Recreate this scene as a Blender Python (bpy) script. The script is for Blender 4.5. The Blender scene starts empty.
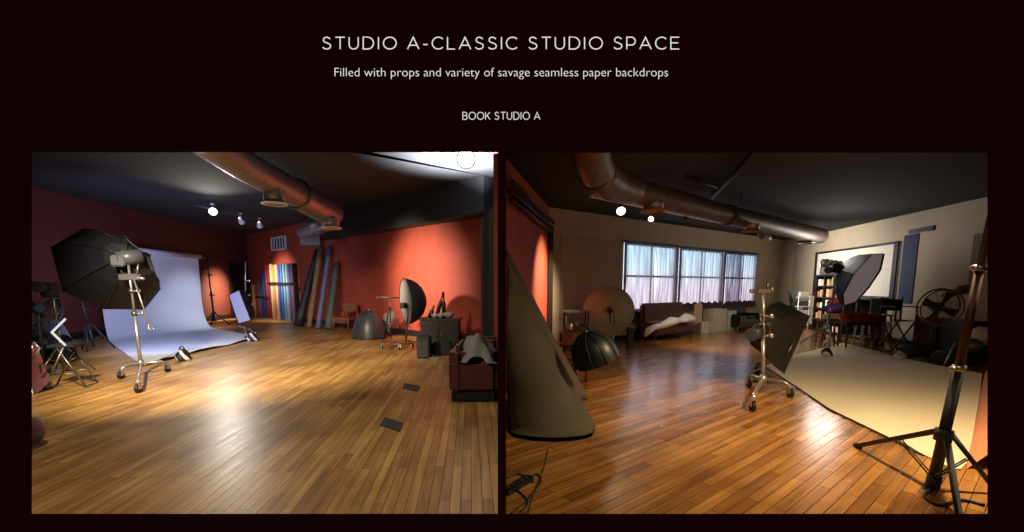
import bpy, bmesh, math, random
from mathutils import Vector as V, Matrix
random.seed(7)
COL = bpy.context.scene.collection
SC = bpy.context.scene
FPX, PX, PY = 450.0, 512.0, 343.6
TH = math.atan(57.6/FPX); CT, ST = math.cos(TH), math.sin(TH)
CAM = V((0, 0, 1.5))
# ------------------------------------------------------------ projection helpers
def ray(px, py):
    a, b = (px-PX)/FPX, (PY-py)/FPX
    return V((a, b*ST+CT, b*CT-ST))
def P(px, py, Y):
    d = ray(px, py); return CAM + d*(Y/d.y)
def F(px, py, z=0.0):
    d = ray(px, py); return CAM + d*((z-CAM.z)/d.z)
def PLN(px, py, c, n):
    d = ray(px, py); return CAM + d*((c-CAM).dot(n)/d.dot(n))
def up(base, px, py):            # height of pixel row above a base point's depth
    return P(px, py, base.y).z
# ------------------------------------------------------------ materials
def lin(c):
    return tuple(((x/255)/12.92 if x/255 <= .04045 else ((x/255+.055)/1.055)**2.4) for x in c)
def newmat(n):
    m = bpy.data.materials.new(n); m.use_nodes = True
    nt = m.node_tree; return m, nt, nt.nodes, nt.links, nt.nodes['Principled BSDF']
def mat(n, c, rough=.6, metal=0, var=.18, scale=6, bump=0, coat=0, emit=None, es=0, sheen=0):
    m, nt, N, L, b = newmat(n)
    c = lin(c)
    tc = N.new('ShaderNodeTexCoord'); nz = N.new('ShaderNodeTexNoise')
    nz.inputs['Scale'].default_value = scale; nz.inputs['Detail'].default_value = 4
    L.new(tc.outputs['Object'], nz.inputs['Vector'])
    r = N.new('ShaderNodeValToRGB')
    r.color_ramp.elements[0].position = .3; r.color_ramp.elements[1].position = .7
    r.color_ramp.elements[0].color = tuple(x*(1-var) for x in c)+(1,)
    r.color_ramp.elements[1].color = tuple(min(1, x*(1+var)) for x in c)+(1,)
    L.new(nz.outputs['Fac'], r.inputs['Fac']); L.new(r.outputs['Color'], b.inputs['Base Color'])
    b.inputs['Roughness'].default_value = rough; b.inputs['Metallic'].default_value = metal
    b.inputs['Coat Weight'].default_value = coat
    b.inputs['Sheen Weight'].default_value = sheen
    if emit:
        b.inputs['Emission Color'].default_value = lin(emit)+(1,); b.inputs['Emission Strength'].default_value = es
    if bump:
        bp = N.new('ShaderNodeBump'); bp.inputs['Strength'].default_value = bump; bp.inputs['Distance'].default_value = .02
        L.new(nz.outputs['Fac'], bp.inputs['Height']); L.new(bp.outputs['Normal'], b.inputs['Normal'])
    return m
def emis(n, c, s=1.0):
    m, nt, N, L, b = newmat(n)
    b.inputs['Base Color'].default_value = (0, 0, 0, 1); b.inputs['Specular IOR Level'].default_value = 0
    b.inputs['Emission Color'].default_value = lin(c)+(1,); b.inputs['Emission Strength'].default_value = s
    b.inputs['Roughness'].default_value = 1
    return m
def wood_floor(n, ang, c1, c2, gap, width, length, off=0.0, rough=.24):
    m, nt, N, L, b = newmat(n); b.inputs['Specular IOR Level'].default_value = .38 if ang > 1 else .75
    tc = N.new('ShaderNodeTexCoord'); mp = N.new('ShaderNodeMapping')
    mp.inputs['Rotation'].default_value = (0, 0, -ang); mp.inputs['Location'].default_value = (off, off, 0)
    L.new(tc.outputs['Object'], mp.inputs['Vector'])
    br = N.new('ShaderNodeTexBrick')
    br.offset = .37; br.offset_frequency = 2; br.squash = 1
    br.inputs['Scale'].default_value = 1
    br.inputs['Brick Width'].default_value = length; br.inputs['Row Height'].default_value = width
    br.inputs['Mortar Size'].default_value = .0028; br.inputs['Mortar Smooth'].default_value = .3
    br.inputs['Color1'].default_value = lin(c1)+(1,); br.inputs['Color2'].default_value = lin(c2)+(1,)
    br.inputs['Mortar'].default_value = lin(gap)+(1,)
    L.new(mp.outputs['Vector'], br.inputs['Vector'])
    m2 = N.new('ShaderNodeMapping'); m2.inputs['Scale'].default_value = (.5, 9, 1)
    L.new(mp.outputs['Vector'], m2.inputs['Vector'])
    nz = N.new('ShaderNodeTexNoise'); nz.inputs['Scale'].default_value = 1.6; nz.inputs['Detail'].default_value = 7; nz.inputs['Roughness'].default_value = .65
    L.new(m2.outputs['Vector'], nz.inputs['Vector'])
    cr = N.new('ShaderNodeValToRGB'); cr.color_ramp.elements[0].position = .3; cr.color_ramp.elements[1].position = .66
    cr.color_ramp.elements[0].color = (.46, .4, .33, 1); cr.color_ramp.elements[1].color = (1.12, 1.08, 1.02, 1)
    L.new(nz.outputs['Fac'], cr.inputs['Fac'])
    mx = N.new('ShaderNodeMix'); mx.data_type = 'RGBA'; mx.blend_type = 'MULTIPLY'; mx.inputs[0].default_value = .85
    L.new(br.outputs['Color'], mx.inputs[6]); L.new(cr.outputs['Color'], mx.inputs[7])
    n3 = N.new('ShaderNodeTexNoise'); n3.inputs['Scale'].default_value = .9; n3.inputs['Detail'].default_value = 5
    L.new(mp.outputs['Vector'], n3.inputs['Vector'])
    c3 = N.new('ShaderNodeValToRGB'); c3.color_ramp.elements[0].position = .36; c3.color_ramp.elements[1].position = .56
    c3.color_ramp.elements[0].color = (.6, .52, .45, 1); c3.color_ramp.elements[1].color = (1, 1, 1, 1)
    L.new(n3.outputs['Fac'], c3.inputs['Fac'])
    my = N.new('ShaderNodeMix'); my.data_type = 'RGBA'; my.blend_type = 'MULTIPLY'; my.inputs[0].default_value = .8
    L.new(mx.outputs[2], my.inputs[6]); L.new(c3.outputs['Color'], my.inputs[7])
    L.new(my.outputs[2], b.inputs['Base Color'])
    mr = N.new('ShaderNodeMapRange'); mr.inputs[3].default_value = rough-.06; mr.inputs[4].default_value = rough+.14
    L.new(nz.outputs['Fac'], mr.inputs[0]); L.new(mr.outputs[0], b.inputs['Roughness'])
    bp = N.new('ShaderNodeBump'); bp.inputs['Strength'].default_value = .25; bp.inputs['Distance'].default_value = .01
    L.new(br.outputs['Fac'], bp.inputs['Height']); bp.invert = True
    bq = N.new('ShaderNodeBump'); bq.inputs['Strength'].default_value = .05; bq.inputs['Distance'].default_value = .02
    L.new(nz.outputs['Fac'], bq.inputs['Height']); L.new(bp.outputs['Normal'], bq.inputs['Normal'])
    L.new(bq.outputs['Normal'], b.inputs['Normal'])
    return m
def stripes(n, c1, c2, scale=9, dist=3.0, rough=.6):
    m, nt, N, L, b = newmat(n)
    tc = N.new('ShaderNodeTexCoord'); w = N.new('ShaderNodeTexWave')
    w.inputs['Scale'].default_value = scale; w.inputs['Distortion'].default_value = dist; w.inputs['Detail Scale'].default_value = 1.5
    w.bands_direction = 'DIAGONAL'
    L.new(tc.outputs['Object'], w.inputs['Vector'])
    r = N.new('ShaderNodeValToRGB'); r.color_ramp.interpolation = 'CONSTANT'
    r.color_ramp.elements[0].color = lin(c1)+(1,); r.color_ramp.elements[1].color = lin(c2)+(1,); r.color_ramp.elements[1].position = .68
    L.new(w.outputs['Fac'], r.inputs['Fac']); L.new(r.outputs['Color'], b.inputs['Base Color'])
    b.inputs['Roughness'].default_value = rough
    return m
def sheer(n, c, tr=.4):
    m, nt, N, L, b = newmat(n); N.remove(b)
    out = [x for x in N if x.type == 'OUTPUT_MATERIAL'][0]
    tc = N.new('ShaderNodeTexCoord'); nz = N.new('ShaderNodeTexNoise'); nz.inputs['Scale'].default_value = 5
    mp = N.new('ShaderNodeMapping'); mp.inputs['Scale'].default_value = (1.1, 1.1, .15)
    L.new(tc.outputs['Object'], mp.inputs['Vector']); L.new(mp.outputs['Vector'], nz.inputs['Vector'])
    df = N.new('ShaderNodeBsdfDiffuse'); tl = N.new('ShaderNodeBsdfTranslucent'); tp = N.new('ShaderNodeBsdfTransparent')
    df.inputs['Color'].default_value = lin(c)+(1,); tl.inputs['Color'].default_value = lin(c)+(1,)
    tp.inputs['Color'].default_value = (.93, .91, .92, 1)
    a = N.new('ShaderNodeMixShader'); a.inputs[0].default_value = .6
    L.new(df.outputs[0], a.inputs[1]); L.new(tl.outputs[0], a.inputs[2])
    c_ = N.new('ShaderNodeMixShader')
    mr = N.new('ShaderNodeMapRange'); mr.inputs[1].default_value = .3; mr.inputs[2].default_value = .7
    mr.inputs[3].default_value = tr-.2; mr.inputs[4].default_value = tr+.2
    L.new(nz.outputs['Fac'], mr.inputs[0]); L.new(mr.outputs[0], c_.inputs[0])
    L.new(a.outputs[0], c_.inputs[1]); L.new(tp.outputs[0], c_.inputs[2]); L.new(c_.outputs[0], out.inputs[0])
    return m
def sky_pane(n, zlo, zhi, s):
    m, nt, N, L, b = newmat(n)
    g = N.new('ShaderNodeNewGeometry'); sp = N.new('ShaderNodeSeparateXYZ'); L.new(g.outputs['Position'], sp.inputs[0])
    nz = N.new('ShaderNodeTexNoise'); nz.inputs['Scale'].default_value = 2.2; L.new(g.outputs['Position'], nz.inputs['Vector'])
    ad = N.new('ShaderNodeMath'); ad.operation = 'MULTIPLY_ADD'; ad.inputs[1].default_value = .7; L.new(nz.outputs['Fac'], ad.inputs[0]); L.new(sp.outputs['Z'], ad.inputs[2])
    mr = N.new('ShaderNodeMapRange'); mr.inputs[1].default_value = zlo+.3; mr.inputs[2].default_value = zhi+.3; L.new(ad.outputs[0], mr.inputs[0])
    r = N.new('ShaderNodeValToRGB'); e = r.color_ramp.elements
    e[0].position = 0; e[0].color = lin((205, 196, 208))+(1,)
    e[1].position = 1; e[1].color = lin((176, 212, 232))+(1,)
    k = e.new(.45); k.color = lin((206, 204, 216))+(1,)
    k = e.new(.6); k.color = lin((192, 214, 228))+(1,)
    L.new(mr.outputs[0], r.inputs['Fac']); L.new(r.outputs['Color'], b.inputs['Emission Color'])
    b.inputs['Emission Strength'].default_value = s; b.inputs['Base Color'].default_value = (.02, .02, .02, 1)
    return m
# ------------------------------------------------------------ mesh builder
class MB:
    def __init__(s): s.bm = bmesh.new()
    def face(s, vs, sm=False):
        try:
            f = s.bm.faces.new(vs); f.smooth = sm; return f
        except ValueError: return None
    def box(s, c, size, rz=0, M=None, bev=0):
        c = V(c); R = (M if M is not None else Matrix.Rotation(rz, 3, 'Z'))
        hx, hy, hz = [x/2 for x in size]
        if bev:
            t = bmesh.new(); bmesh.ops.create_cube(t, size=1)
            for v in t.verts: v.co = V((v.co.x*size[0], v.co.y*size[1], v.co.z*size[2]))
            bmesh.ops.bevel(t, geom=t.edges[:], offset=bev, segments=2, affect='EDGES')
            mp = {v: s.bm.verts.new(c+R@v.co) for v in t.verts}
            for f in t.faces: s.face([mp[v] for v in f.verts])
            t.free(); return s
        vs = [s.bm.verts.new(c+R@V((x*hx, y*hy, z*hz))) for z in (-1, 1) for x, y in ((-1, -1), (1, -1), (1, 1), (-1, 1))]
        for q in ((3, 2, 1, 0), (4, 5, 6, 7), (0, 1, 5, 4), (1, 2, 6, 5), (2, 3, 7, 6), (3, 0, 4, 7)): s.face([vs[i] for i in q])
        return s
    def prism(s, pts, vec):
        a = [s.bm.verts.new(V(p)) for p in pts]; vec = V(vec)
        b = [s.bm.verts.new(V(p)+vec) for p in pts]
        s.face(a[::-1]); s.face(b)
        for i in range(len(a)): s.face([a[i], a[(i+1) % len(a)], b[(i+1) % len(a)], b[i]])
        return s
    def tube(s, pts, r, seg=8, cap=True, sm=True, flat=1.0):
        pts = [V(p) for p in pts]; n = len(pts)
        rs = r if isinstance(r, (list, tuple)) else [r]*n
        rings = []; pu = None
        for i, p in enumerate(pts):
            t = (pts[min(i+1, n-1)]-pts[max(i-1, 0)])
            if t.length < 1e-9: t = V((0, 0, 1))
            t.normalize()
            if pu is None:
                u = t.orthogonal().normalized()
                if abs(t.z) < .9: u = (V((0, 0, 1))-t*t.z).normalized()
            else: u = (pu-t*pu.dot(t)).normalized()
            pu = u; w = t.cross(u)
            rings.append([s.bm.verts.new(p+(u*math.cos(2*math.pi*k/seg)*flat+w*math.sin(2*math.pi*k/seg))*rs[i]) for k in range(seg)])
        for a, b in zip(rings, rings[1:]):
            for k in range(seg): s.face([a[k], a[(k+1) % seg], b[(k+1) % seg], b[k]], sm)
        if cap: s.face(rings[0][::-1]); s.face(rings[-1])
        return s
    def lathe(s, prof, o, axis=(0, 0, 1), seg=20, sm=True, sx=1, sy=1, cap=False):
        ax = V(axis).normalized(); o = V(o)
        u = ax.orthogonal().normalized() if abs(ax.z) < .999 else V((1, 0, 0))
        if abs(ax.z) < .999: u = V((0, 0, 1)).cross(ax).normalized()
        w = ax.cross(u)
        rings = []
        for r, h in prof:
            rings.append([s.bm.verts.new(o+ax*h+(u*math.cos(2*math.pi*k/seg)*sx+w*math.sin(2*math.pi*k/seg)*sy)*max(r, 1e-4)) for k in range(seg)])
        for a, b in zip(rings, rings[1:]):
            for k in range(seg): s.face([a[k], a[(k+1) % seg], b[(k+1) % seg], b[k]], sm)
        if cap: s.face(rings[0][::-1]); s.face(rings[-1])
        return s
    def ball(s, c, r, seg=14, M=None, lump=0, power=1):
        c = V(c); r = V(r) if not isinstance(r, (int, float)) else V((r, r, r)); M = M or Matrix.Identity(3)
        rings = []; rows = seg//2+1
        for i in range(rows+1):
            a = -math.pi/2+math.pi*i/rows; ring = []
            for k in range(seg):
                b = 2*math.pi*k/seg
                d = V((math.cos(a)*math.cos(b), math.cos(a)*math.sin(b), math.sin(a)))
                q = 1+lump*(math.sin(5*b+3*a)*.5+math.sin(3*b-4*a+1)*.5)
                d = V([math.copysign(abs(x)**power, x) for x in d])
                ring.append(s.bm.verts.new(c+M@V((d.x*r.x, d.y*r.y, d.z*r.z))*q))
            rings.append(ring)
        for a, b in zip(rings, rings[1:]):
            for k in range(seg): s.face([a[k], a[(k+1) % seg], b[(k+1) % seg], b[k]], True)
        return s
    def grid(s, G, sm=True):
        vs = [[s.bm.verts.new(V(p)) for p in row] for row in G]
        for a, b in zip(vs, vs[1:]):
            for k in range(len(a)-1): s.face([a[k], a[k+1], b[k+1], b[k]], sm)
        return s
    def torus(s, c, axis, R, r, seg=28, rs=8, sx=1, sy=1):
        ax = V(axis).normalized(); c = V(c)
        u = V((0, 0, 1)).cross(ax); u = u.normalized() if u.length > 1e-3 else V((1, 0, 0)); w = ax.cross(u)
        rings = []
        for i in range(seg):
            a = 2*math.pi*i/seg; d = u*math.cos(a)*sx+w*math.sin(a)*sy
            rings.append([s.bm.verts.new(c+d*R+(d.normalized()*math.cos(2*math.pi*k/rs)+ax*math.sin(2*math.pi*k/rs))*r) for k in range(rs)])
        for i in range(seg):
            a, b = rings[i], rings[(i+1) % seg]
            for k in range(rs): s.face([a[k], a[(k+1) % rs], b[(k+1) % rs], b[k]], True)
        return s
def origin_of(mb):
    cs = [v.co for v in mb.bm.verts]
    return V((sum(c.x for c in cs)/len(cs), sum(c.y for c in cs)/len(cs), min(c.z for c in cs)))
def link(name, mb, m, parent=None, root=None, label=None):
    me = bpy.data.meshes.new(name)
    o = bpy.data.objects.new(name, me); COL.objects.link(o)
    loc = root.location.copy() if root else origin_of(mb)
    for v in mb.bm.verts: v.co -= loc
    bmesh.ops.remove_doubles(mb.bm, verts=mb.bm.verts[:], dist=1e-5)
    bmesh.ops.recalc_face_normals(mb.bm, faces=mb.bm.faces[:])
    mb.bm.to_mesh(me); mb.bm.free()
    me.materials.append(m)
    if parent: o.parent = parent
    else: o.location = loc
    if label: o['label'] = label
    return o
def tag(o, label, cat, group=None, kind=None):
    o['label'] = label; o['category'] = cat
    if group: o['group'] = group
    if kind: o['kind'] = kind
    return o
def single(name, mb, m, label, cat, group=None): return tag(link(name, mb, m), label, cat, group)
def struct(name, mb, m, label=None):
    o = link(name, mb, m); o['kind'] = 'structure'
    if label: o['label'] = label
    return o
class T:                      # a thing: Empty + parts
    def __init__(s, name, label, cat, loc, group=None):
        s.o = bpy.data.objects.new(name, None); COL.objects.link(s.o); s.o.location = V(loc)
        s.o.empty_display_size = .1
        tag(s.o, label, cat, group)
    def part(s, name, mb, m, parent=None, label=None):
        return link(name, mb, m, parent or s.o, s.o, label)
# ------------------------------------------------------------ palette
M = dict(
 black=mat('black_paint', (22, 22, 24), .55), blackfab=mat('black_fabric', (20, 21, 30), .8, bump=.2, scale=30),
 navyfab=mat('dark_navy_fabric', (16, 17, 32), .7, bump=.2, scale=20), chrome=mat('brushed_chrome', (170, 168, 172), .34, .75, .08),
 steel=mat('dull_steel', (120, 118, 116), .4, .9), galv=mat('galvanised_duct', (150, 150, 154), .45, .7, .2, 9, bump=.05),
 white=mat('white_paint', (215, 215, 212), .5, var=.05), cloth=mat('white_cloth', (205, 200, 205), .85, var=.08, bump=.4, scale=8),
 diff=mat('softbox_diffuser', (150, 150, 176), .8, var=.04), grey=mat('grey_plastic', (74, 76, 84), .4),
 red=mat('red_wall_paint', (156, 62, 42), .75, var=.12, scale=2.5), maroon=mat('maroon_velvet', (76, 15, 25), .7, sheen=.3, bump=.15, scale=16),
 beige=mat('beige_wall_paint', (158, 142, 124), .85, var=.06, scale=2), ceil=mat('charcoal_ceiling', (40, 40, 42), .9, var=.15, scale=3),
 baseb=mat('dark_baseboard', (32, 22, 24), .5), rubber=mat('black_rubber', (14, 14, 15), .5), wood=mat('oiled_brown_wood', (112, 62, 34), .45, var=.25, scale=12),
 brown=mat('brown_leather', (120, 70, 44), .5, var=.2, scale=10), dkwood=mat('espresso_wood', (30, 22, 20), .4, var=.3, scale=14),
 rubred=mat('dark_red_metal', (46, 16, 15), .6, 0), leather=mat('black_leather', (20, 20, 24), .32, var=.2, bump=.2, scale=14),
 tape=mat('dark_grey_gaffer', (50, 48, 50), .7), cream=mat('cream_card', (180, 156, 118), .7), tan=mat('tan_card', (150, 110, 68), .7),
 reflector=mat('beige_fabric_disc', (150, 136, 118), .75, var=.05), zebra=stripes('zebra_print', (16, 16, 20), (200, 200, 210), 2.6, 2.2),
 blueshade=mat('blue_shadow_paint', (44, 54, 84), .8), carpet=mat('taupe_paper_roll', (74, 64, 46), .75, var=.22, scale=2.5, bump=.5), wrinkle=mat('orange_red_cloth', (120, 34, 26), .8, var=.4, scale=20, bump=.4),
 purple=mat('plum_cloth', (74, 34, 84), .8, var=.3, scale=12), glass=mat('clear_glassware', (150, 150, 150), .12, .2), screen=mat('projection_fabric', (196, 192, 184), .7, var=.04),
 paper=mat('white_seamless_paper', (206, 206, 214), .75, var=.03, scale=1.5), paperw=mat('warm_seamless_paper', (208, 196, 170), .75, var=.04, scale=1.2),
 drape=mat('black_drape', (18, 16, 18), .9), orange=mat('lit_red_wall_orange', (214, 140, 96), .75, var=.06),
)
# ------------------------------------------------------------ the page wall with two openings
FW = V((0, CT, -ST)); UPV = V((0, ST, CT)); RT = V((1, 0, 0))
def pg(px, py, d=1.0):
    return CAM + (RT*((px-PX)/FPX)+UPV*((PY-py)/FPX)+FW)*d
page = emis('page_dark', (18, 3, 2))
def to_page_z(x, z):          # point of the page plane (distance 1) at given x and world height
    t = (z-CAM.z+ST)/CT
    return CAM+RT*x+UPV*t+FW
mb = MB()
XL, XR = -13.0, 11.5
z0, z1 = 0.0, 4.6
def pxw(px): return (px-PX)/FPX
T_ = lambda py: (PY-py)/FPX
tb, tt = (z0-CAM.z+ST)/CT, (z1-CAM.z+ST)/CT
def rect(u0, u1, v0, v1):
    mb.prism([CAM+RT*a+UPV*b+FW for a, b in ((u0, v0), (u1, v0), (u1, v1), (u0, v1))], FW*.0012)
OL = (pxw(31.3), pxw(497.8), T_(514), T_(152)); OR = (pxw(506), pxw(988), T_(514), T_(152.5))
rect(XL, OL[0], tb, tt); rect(OL[0], OL[1], tb, OL[2]); rect(OL[0], OL[1], OL[3], tt)
rect(OL[1], OR[0], tb, tt); rect(OR[0], OR[1], tb, OR[2]); rect(OR[0], OR[1], OR[3], tt); rect(OR[1], XR, tb, tt)
struct('wall_front', mb, page, 'near-black wall with two rectangular openings')
# lettering built from strokes
def arc(cx, cy, rx, ry, a0, a1, n=18): return [(cx+rx*math.cos(math.radians(a0+(a1-a0)*i/n)), cy+ry*math.sin(math.radians(a0+(a1-a0)*i/n))) for i in range(n+1)]
def Sg():
    pts = [(.62, .86), (.5, .95), (.33, 1), (.16, .94), (.08, .78), (.13, .63), (.3, .54), (.48, .47), (.63, .36), (.65, .2), (.55, .06), (.34, 0), (.16, .04), (.03, .14)]
    out = []
    for i in range(len(pts)-1):
        p0, p1, p2, p3 = pts[max(i-1, 0)], pts[i], pts[i+1], pts[min(i+2, len(pts)-1)]
        for k in range(4):
            t = k/4
            out.append(tuple(.5*(2*p1[j]+(p2[j]-p0[j])*t+(2*p0[j]-5*p1[j]+4*p2[j]-p3[j])*t*t+(3*p1[j]-p0[j]-3*p2[j]+p3[j])*t**3) for j in (0, 1)))
    return out+[pts[-1]]
GL = {'S': (.7, [Sg()]), 'T': (.74, [[(0, 1), (.74, 1)], [(.37, 1), (.37, 0)]]),
 'U': (.78, [[(0, 1)]+arc(.37, .37, .37, .37, 180, 360)+[(.74, 1)]]), 'D': (.86, [[(0, 0), (0, 1), (.38, 1)]+arc(.36, .5, .48, .5, 90, -90)+[(0, 0)]]),
 'I': (.06, [[(.02, 0), (.02, 1)]]), 'O': (1.04, [arc(.52, .5, .52, .5, 0, 360, 36)]), 'A': (.92, [[(0, 0), (.46, 1), (.92, 0)], [(.16, .32), (.76, .32)]]),
 '-': (.36, [[(0, .38), (.34, .38)]]), 'C': (.88, [arc(.5, .5, .5, .5, 45, 315, 28)]), 'L': (.6, [[(0, 1), (0, 0), (.6, 0)]]),
 'P': (.7, [[(0, 0), (0, 1), (.36, 1)]+arc(.38, .67, .31, .33, 90, -90)+[(0, .34)]]), 'E': (.66, [[(.66, 1), (0, 1), (0, 0), (.67, 0)], [(0, .52), (.58, .52)]]),
 'B': (.72, [[(0, 0), (0, 1), (.36, 1)]+arc(.38, .765, .25, .235, 90, -90)+[(0, .53)], [(.38, .53)]+arc(.42, .265, .28, .265, 90, -90)+[(0, 0)]]),
 'K': (.72, [[(0, 0), (0, 1)], [(0, .3), (.68, 1)], [(.26, .57), (.72, 0)]]), ' ': (.2, [])}
def stroke_text(th, txt, x0, x1, yb, hpx, wpx, m, ws=1.0, z=.002):
    tot = sum(GL[c][0] for c in txt)*hpx*ws
    gap = ((x1-x0)-tot)/(len(txt)-1)
    mb = MB(); x = x0; hw = wpx/2
    for c in txt:
        w, st = GL[c]
        if c == ' ':
            th.part('word', mb, m); mb = MB()
        for s in st:
            pts = [V((x+a*hpx*ws, yb-b*hpx)) for a, b in s]
            n = len(pts)
            closed = (pts[0]-pts[-1]).length < .01
            Lr = []
            for i in range(n):
                if closed and i in (0, n-1): d0, d1 = (pts[1]-pts[0]), (pts[-1]-pts[-2])
                else:
                    d0 = pts[min(i+1, n-1)]-pts[i] if i < n-1 else pts[i]-pts[i-1]
                    d1 = pts[i]-pts[i-1] if i > 0 else d0
                a, b = d0.normalized(), d1.normalized(); t = (a+b)
                t = t.normalized() if t.length > .05 else a
                nr = V((-t.y, t.x)); k = min(2.2, 1/max(.3, nr.dot(V((-a.y, a.x)))))
                q = pts[i].copy()
                if not closed and i == 0: q -= a*hw*.2
                if not closed and i == n-1: q += b*hw*.2
                Lr.append((q+nr*hw*k, q-nr*hw*k))
            va = [[mb.bm.verts.new(pg(p.x, p.y, 1-z)) for p in pr] for pr in Lr]
            for p, q in zip(va, va[1:]): mb.face([p[0], q[0], q[1], p[1]])
        x += w*hpx*ws+gap
    th.part('word', mb, m)
stroke_text(T('title_lettering', 'large white letters STUDIO A-CLASSIC STUDIO SPACE on the dark wall', 'lettering', pg(500, 49)), 'STUDIO A-CLASSIC STUDIO SPACE', 322.5, 679, 49.0, 11.8, 1.12, emis('title_light', (232, 228, 228)), 1.04)
stroke_text(T('button_lettering', 'small white letters BOOK STUDIO A in the lowest line of writing', 'lettering', pg(500, 119)), 'BOOK STUDIO A', 462.8, 540, 119.4, 7.2, .85, emis('button_light', (218, 212, 212)), .86)
cu = bpy.data.curves.new('t', 'FONT'); cu.body = 'Filled with props and variety of savage seamless paper backdrops'
cu.resolution_u = 4; cu.offset = -.014; to = bpy.data.objects.new('t', cu); COL.objects.link(to)
bpy.context.view_layer.update()
me = bpy.data.meshes.new_from_object(to.evaluated_get(bpy.context.evaluated_depsgraph_get()))
xs = [v.co.x for v in me.vertices]
sx = (668-334.5)/(max(xs)-min(xs)); mx0 = min(xs)
capy = .72 if max(v.co.y for v in me.vertices) > .7 else .7
sy = 8.6/max(v.co.y for v in me.vertices)
mb = MB(); mb.bm.from_mesh(me)
for v in mb.bm.verts: v.co = pg(334.5+(v.co.x-mx0)*sx, 76.4-v.co.y*sy, .998)
bpy.data.objects.remove(to)
single('subtitle_lettering', mb, emis('subtitle_light', (236, 232, 232)), 'white sentence Filled with props and variety of savage seamless paper backdrops', 'lettering')
mb = MB()
def bar(a, b, w):
    a, b = V(a), V(b); t = (b-a).normalized()*(w/2); n = V((-t.y, t.x))
    mb.prism([pg(q.x, q.y, .999) for q in (a-t+n, b+t*.4+n, b+t*.4-n, a-t-n)], FW*.001)
bar((51.6, 332.3), (65, 319), 2.0); bar((51.6, 332.3), (65, 345.2), 2.0)
single('chevron_arrow', mb, emis('arrow_light', (236, 232, 226)), 'thin white left-pointing chevron arrow over the left opening', 'arrow')
# ------------------------------------------------------------ room plans
def vdir(px): d = ray(px, 286.0); return V((d.x/d.y, 1, 0))
HL, HR = 4.02, 3.32
CL = F(252, 315.5); a = vdir(470); b_ = vdir(20)
A0 = CL-a*(CL.y-.9)
kp = -.022                                     # partition line x = kp*y
t = (CL.x-kp*CL.y)/(b_.x-kp); B1 = CL-b_*t
CR1 = F(777, 323); w_ = vdir(1110); CR2 = F(789, 324); r_ = vdir(580)
t = (CR1.x-.0795*CR1.y)/(w_.x-.0795); CW = CR1-w_*t
RD = V((kp*6.5, 6.5, 0))
R0 = CR2-r_*(CR2.y-.9)
print('CL', CL, 'B1', B1, 'A0', A0, 'CR1', CR1, 'CW', CW, 'R0', R0)
def wall(name, p, q, h, out, m, z=0, label=None):
    p, q = V(p), V(q); n = V((-(q-p).y, (q-p).x, 0)).normalized()
    if n.dot(V(out)) < 0: n = -n
    mb = MB(); mb.prism([p+V((0, 0, z)), q+V((0, 0, z)), q+V((0, 0, h)), p+V((0, 0, h))], n*.12)
    return struct(name, mb, m, label)
def nrm(p, q, inside):
    n = V((-(q-p).y, (q-p).x, 0)).normalized()
    return n if n.dot(V(inside)-p) > 0 else -n
redA = mat('shaded_red_wall_paint', (92, 34, 24), .8, var=.1, scale=2)  # same red paint as the back wall, colour darkened for its lack of light
wall('wall_left', A0, CL, HL, (-1, 0, 0), redA, label='red wall with shade painted into its colour, behind the white backdrop')
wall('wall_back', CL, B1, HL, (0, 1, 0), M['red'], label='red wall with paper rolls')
mb = MB(); e = .004
mb.prism([V((kp*.83-e, .83, 0)), V((kp*1.38-e, 1.38, 4.1)), V((kp*B1.y-.03, B1.y, 4.1)), V((kp*B1.y-.03, B1.y, 0))], V((.004, 0, 0)))
struct('wall_partition', mb, mat('dark_partition', (30, 22, 22), .9), 'thin dark partition between the two rooms')
wall('wall_window_side', CW, CR1, HR, (0, 1, 0), M['beige'], label='beige wall with three curtained windows')
wall('wall_corner_return', CR1, CR2, HR, (.5, 1, 0), M['beige'])
wall('wall_right', CR2, R0, HR, (1, 0, 0), mat('taupe_wall_paint', (158, 146, 128), .85, var=.06, scale=2), label='taupe wall with the framed screen')
wall('wall_red_side', RD, CW, HR, (-1, .3, 0), M['red'], label='red wall at the left of the window room')
angL = math.atan2(a.y, a.x); angR = math.atan2(1, vdir(1060).x)
flL = wood_floor('oak_strip_floor_left', angL, (206, 164, 100), (166, 124, 70), (56, 36, 20), .075, 1.0, 0, .32)
flR = wood_floor('oak_strip_floor_right', angR, (190, 138, 76), (146, 98, 50), (44, 24, 14), .085, 1.0, .3, .16)
def slab(name, pts, z, dz, m, label=None):
    mb = MB(); mb.prism([V((p[0], p[1], z)) for p in pts], (0, 0, dz)); return struct(name, mb, m, label)
slab('floor_left', [(XL, .8), (kp*.8, .8), (kp*B1.y, B1.y), CL+V((0, .2, 0)), A0+V((-.6, 0, 0))], 0, -.1, flL, 'oak strip floor of the red room')
slab('floor_right', [(kp*.8, .8), (XR, .8), R0+V((.3, .1, 0)), CR2+V((.3, .2, 0)), CR1+V((0, .3, 0)), CW+V((0, .2, 0)), (kp*B1.y, B1.y), RD], 0, -.1, flR, 'oak strip floor of the window room')
cl_poly = [(XL, 1.2), (kp*1.3, 1.2), (kp*B1.y, B1.y+.1), CL+V((0, .3, 0)), A0+V((-.3, .2, 0))]
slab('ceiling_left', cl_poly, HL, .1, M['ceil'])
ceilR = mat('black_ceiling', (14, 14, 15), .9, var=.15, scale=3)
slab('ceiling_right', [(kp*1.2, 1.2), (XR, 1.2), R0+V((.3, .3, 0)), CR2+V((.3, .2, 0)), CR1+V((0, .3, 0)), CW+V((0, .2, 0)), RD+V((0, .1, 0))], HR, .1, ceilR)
inL = V((-3, 6, 0)); inR = V((3, 8, 0))
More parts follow.
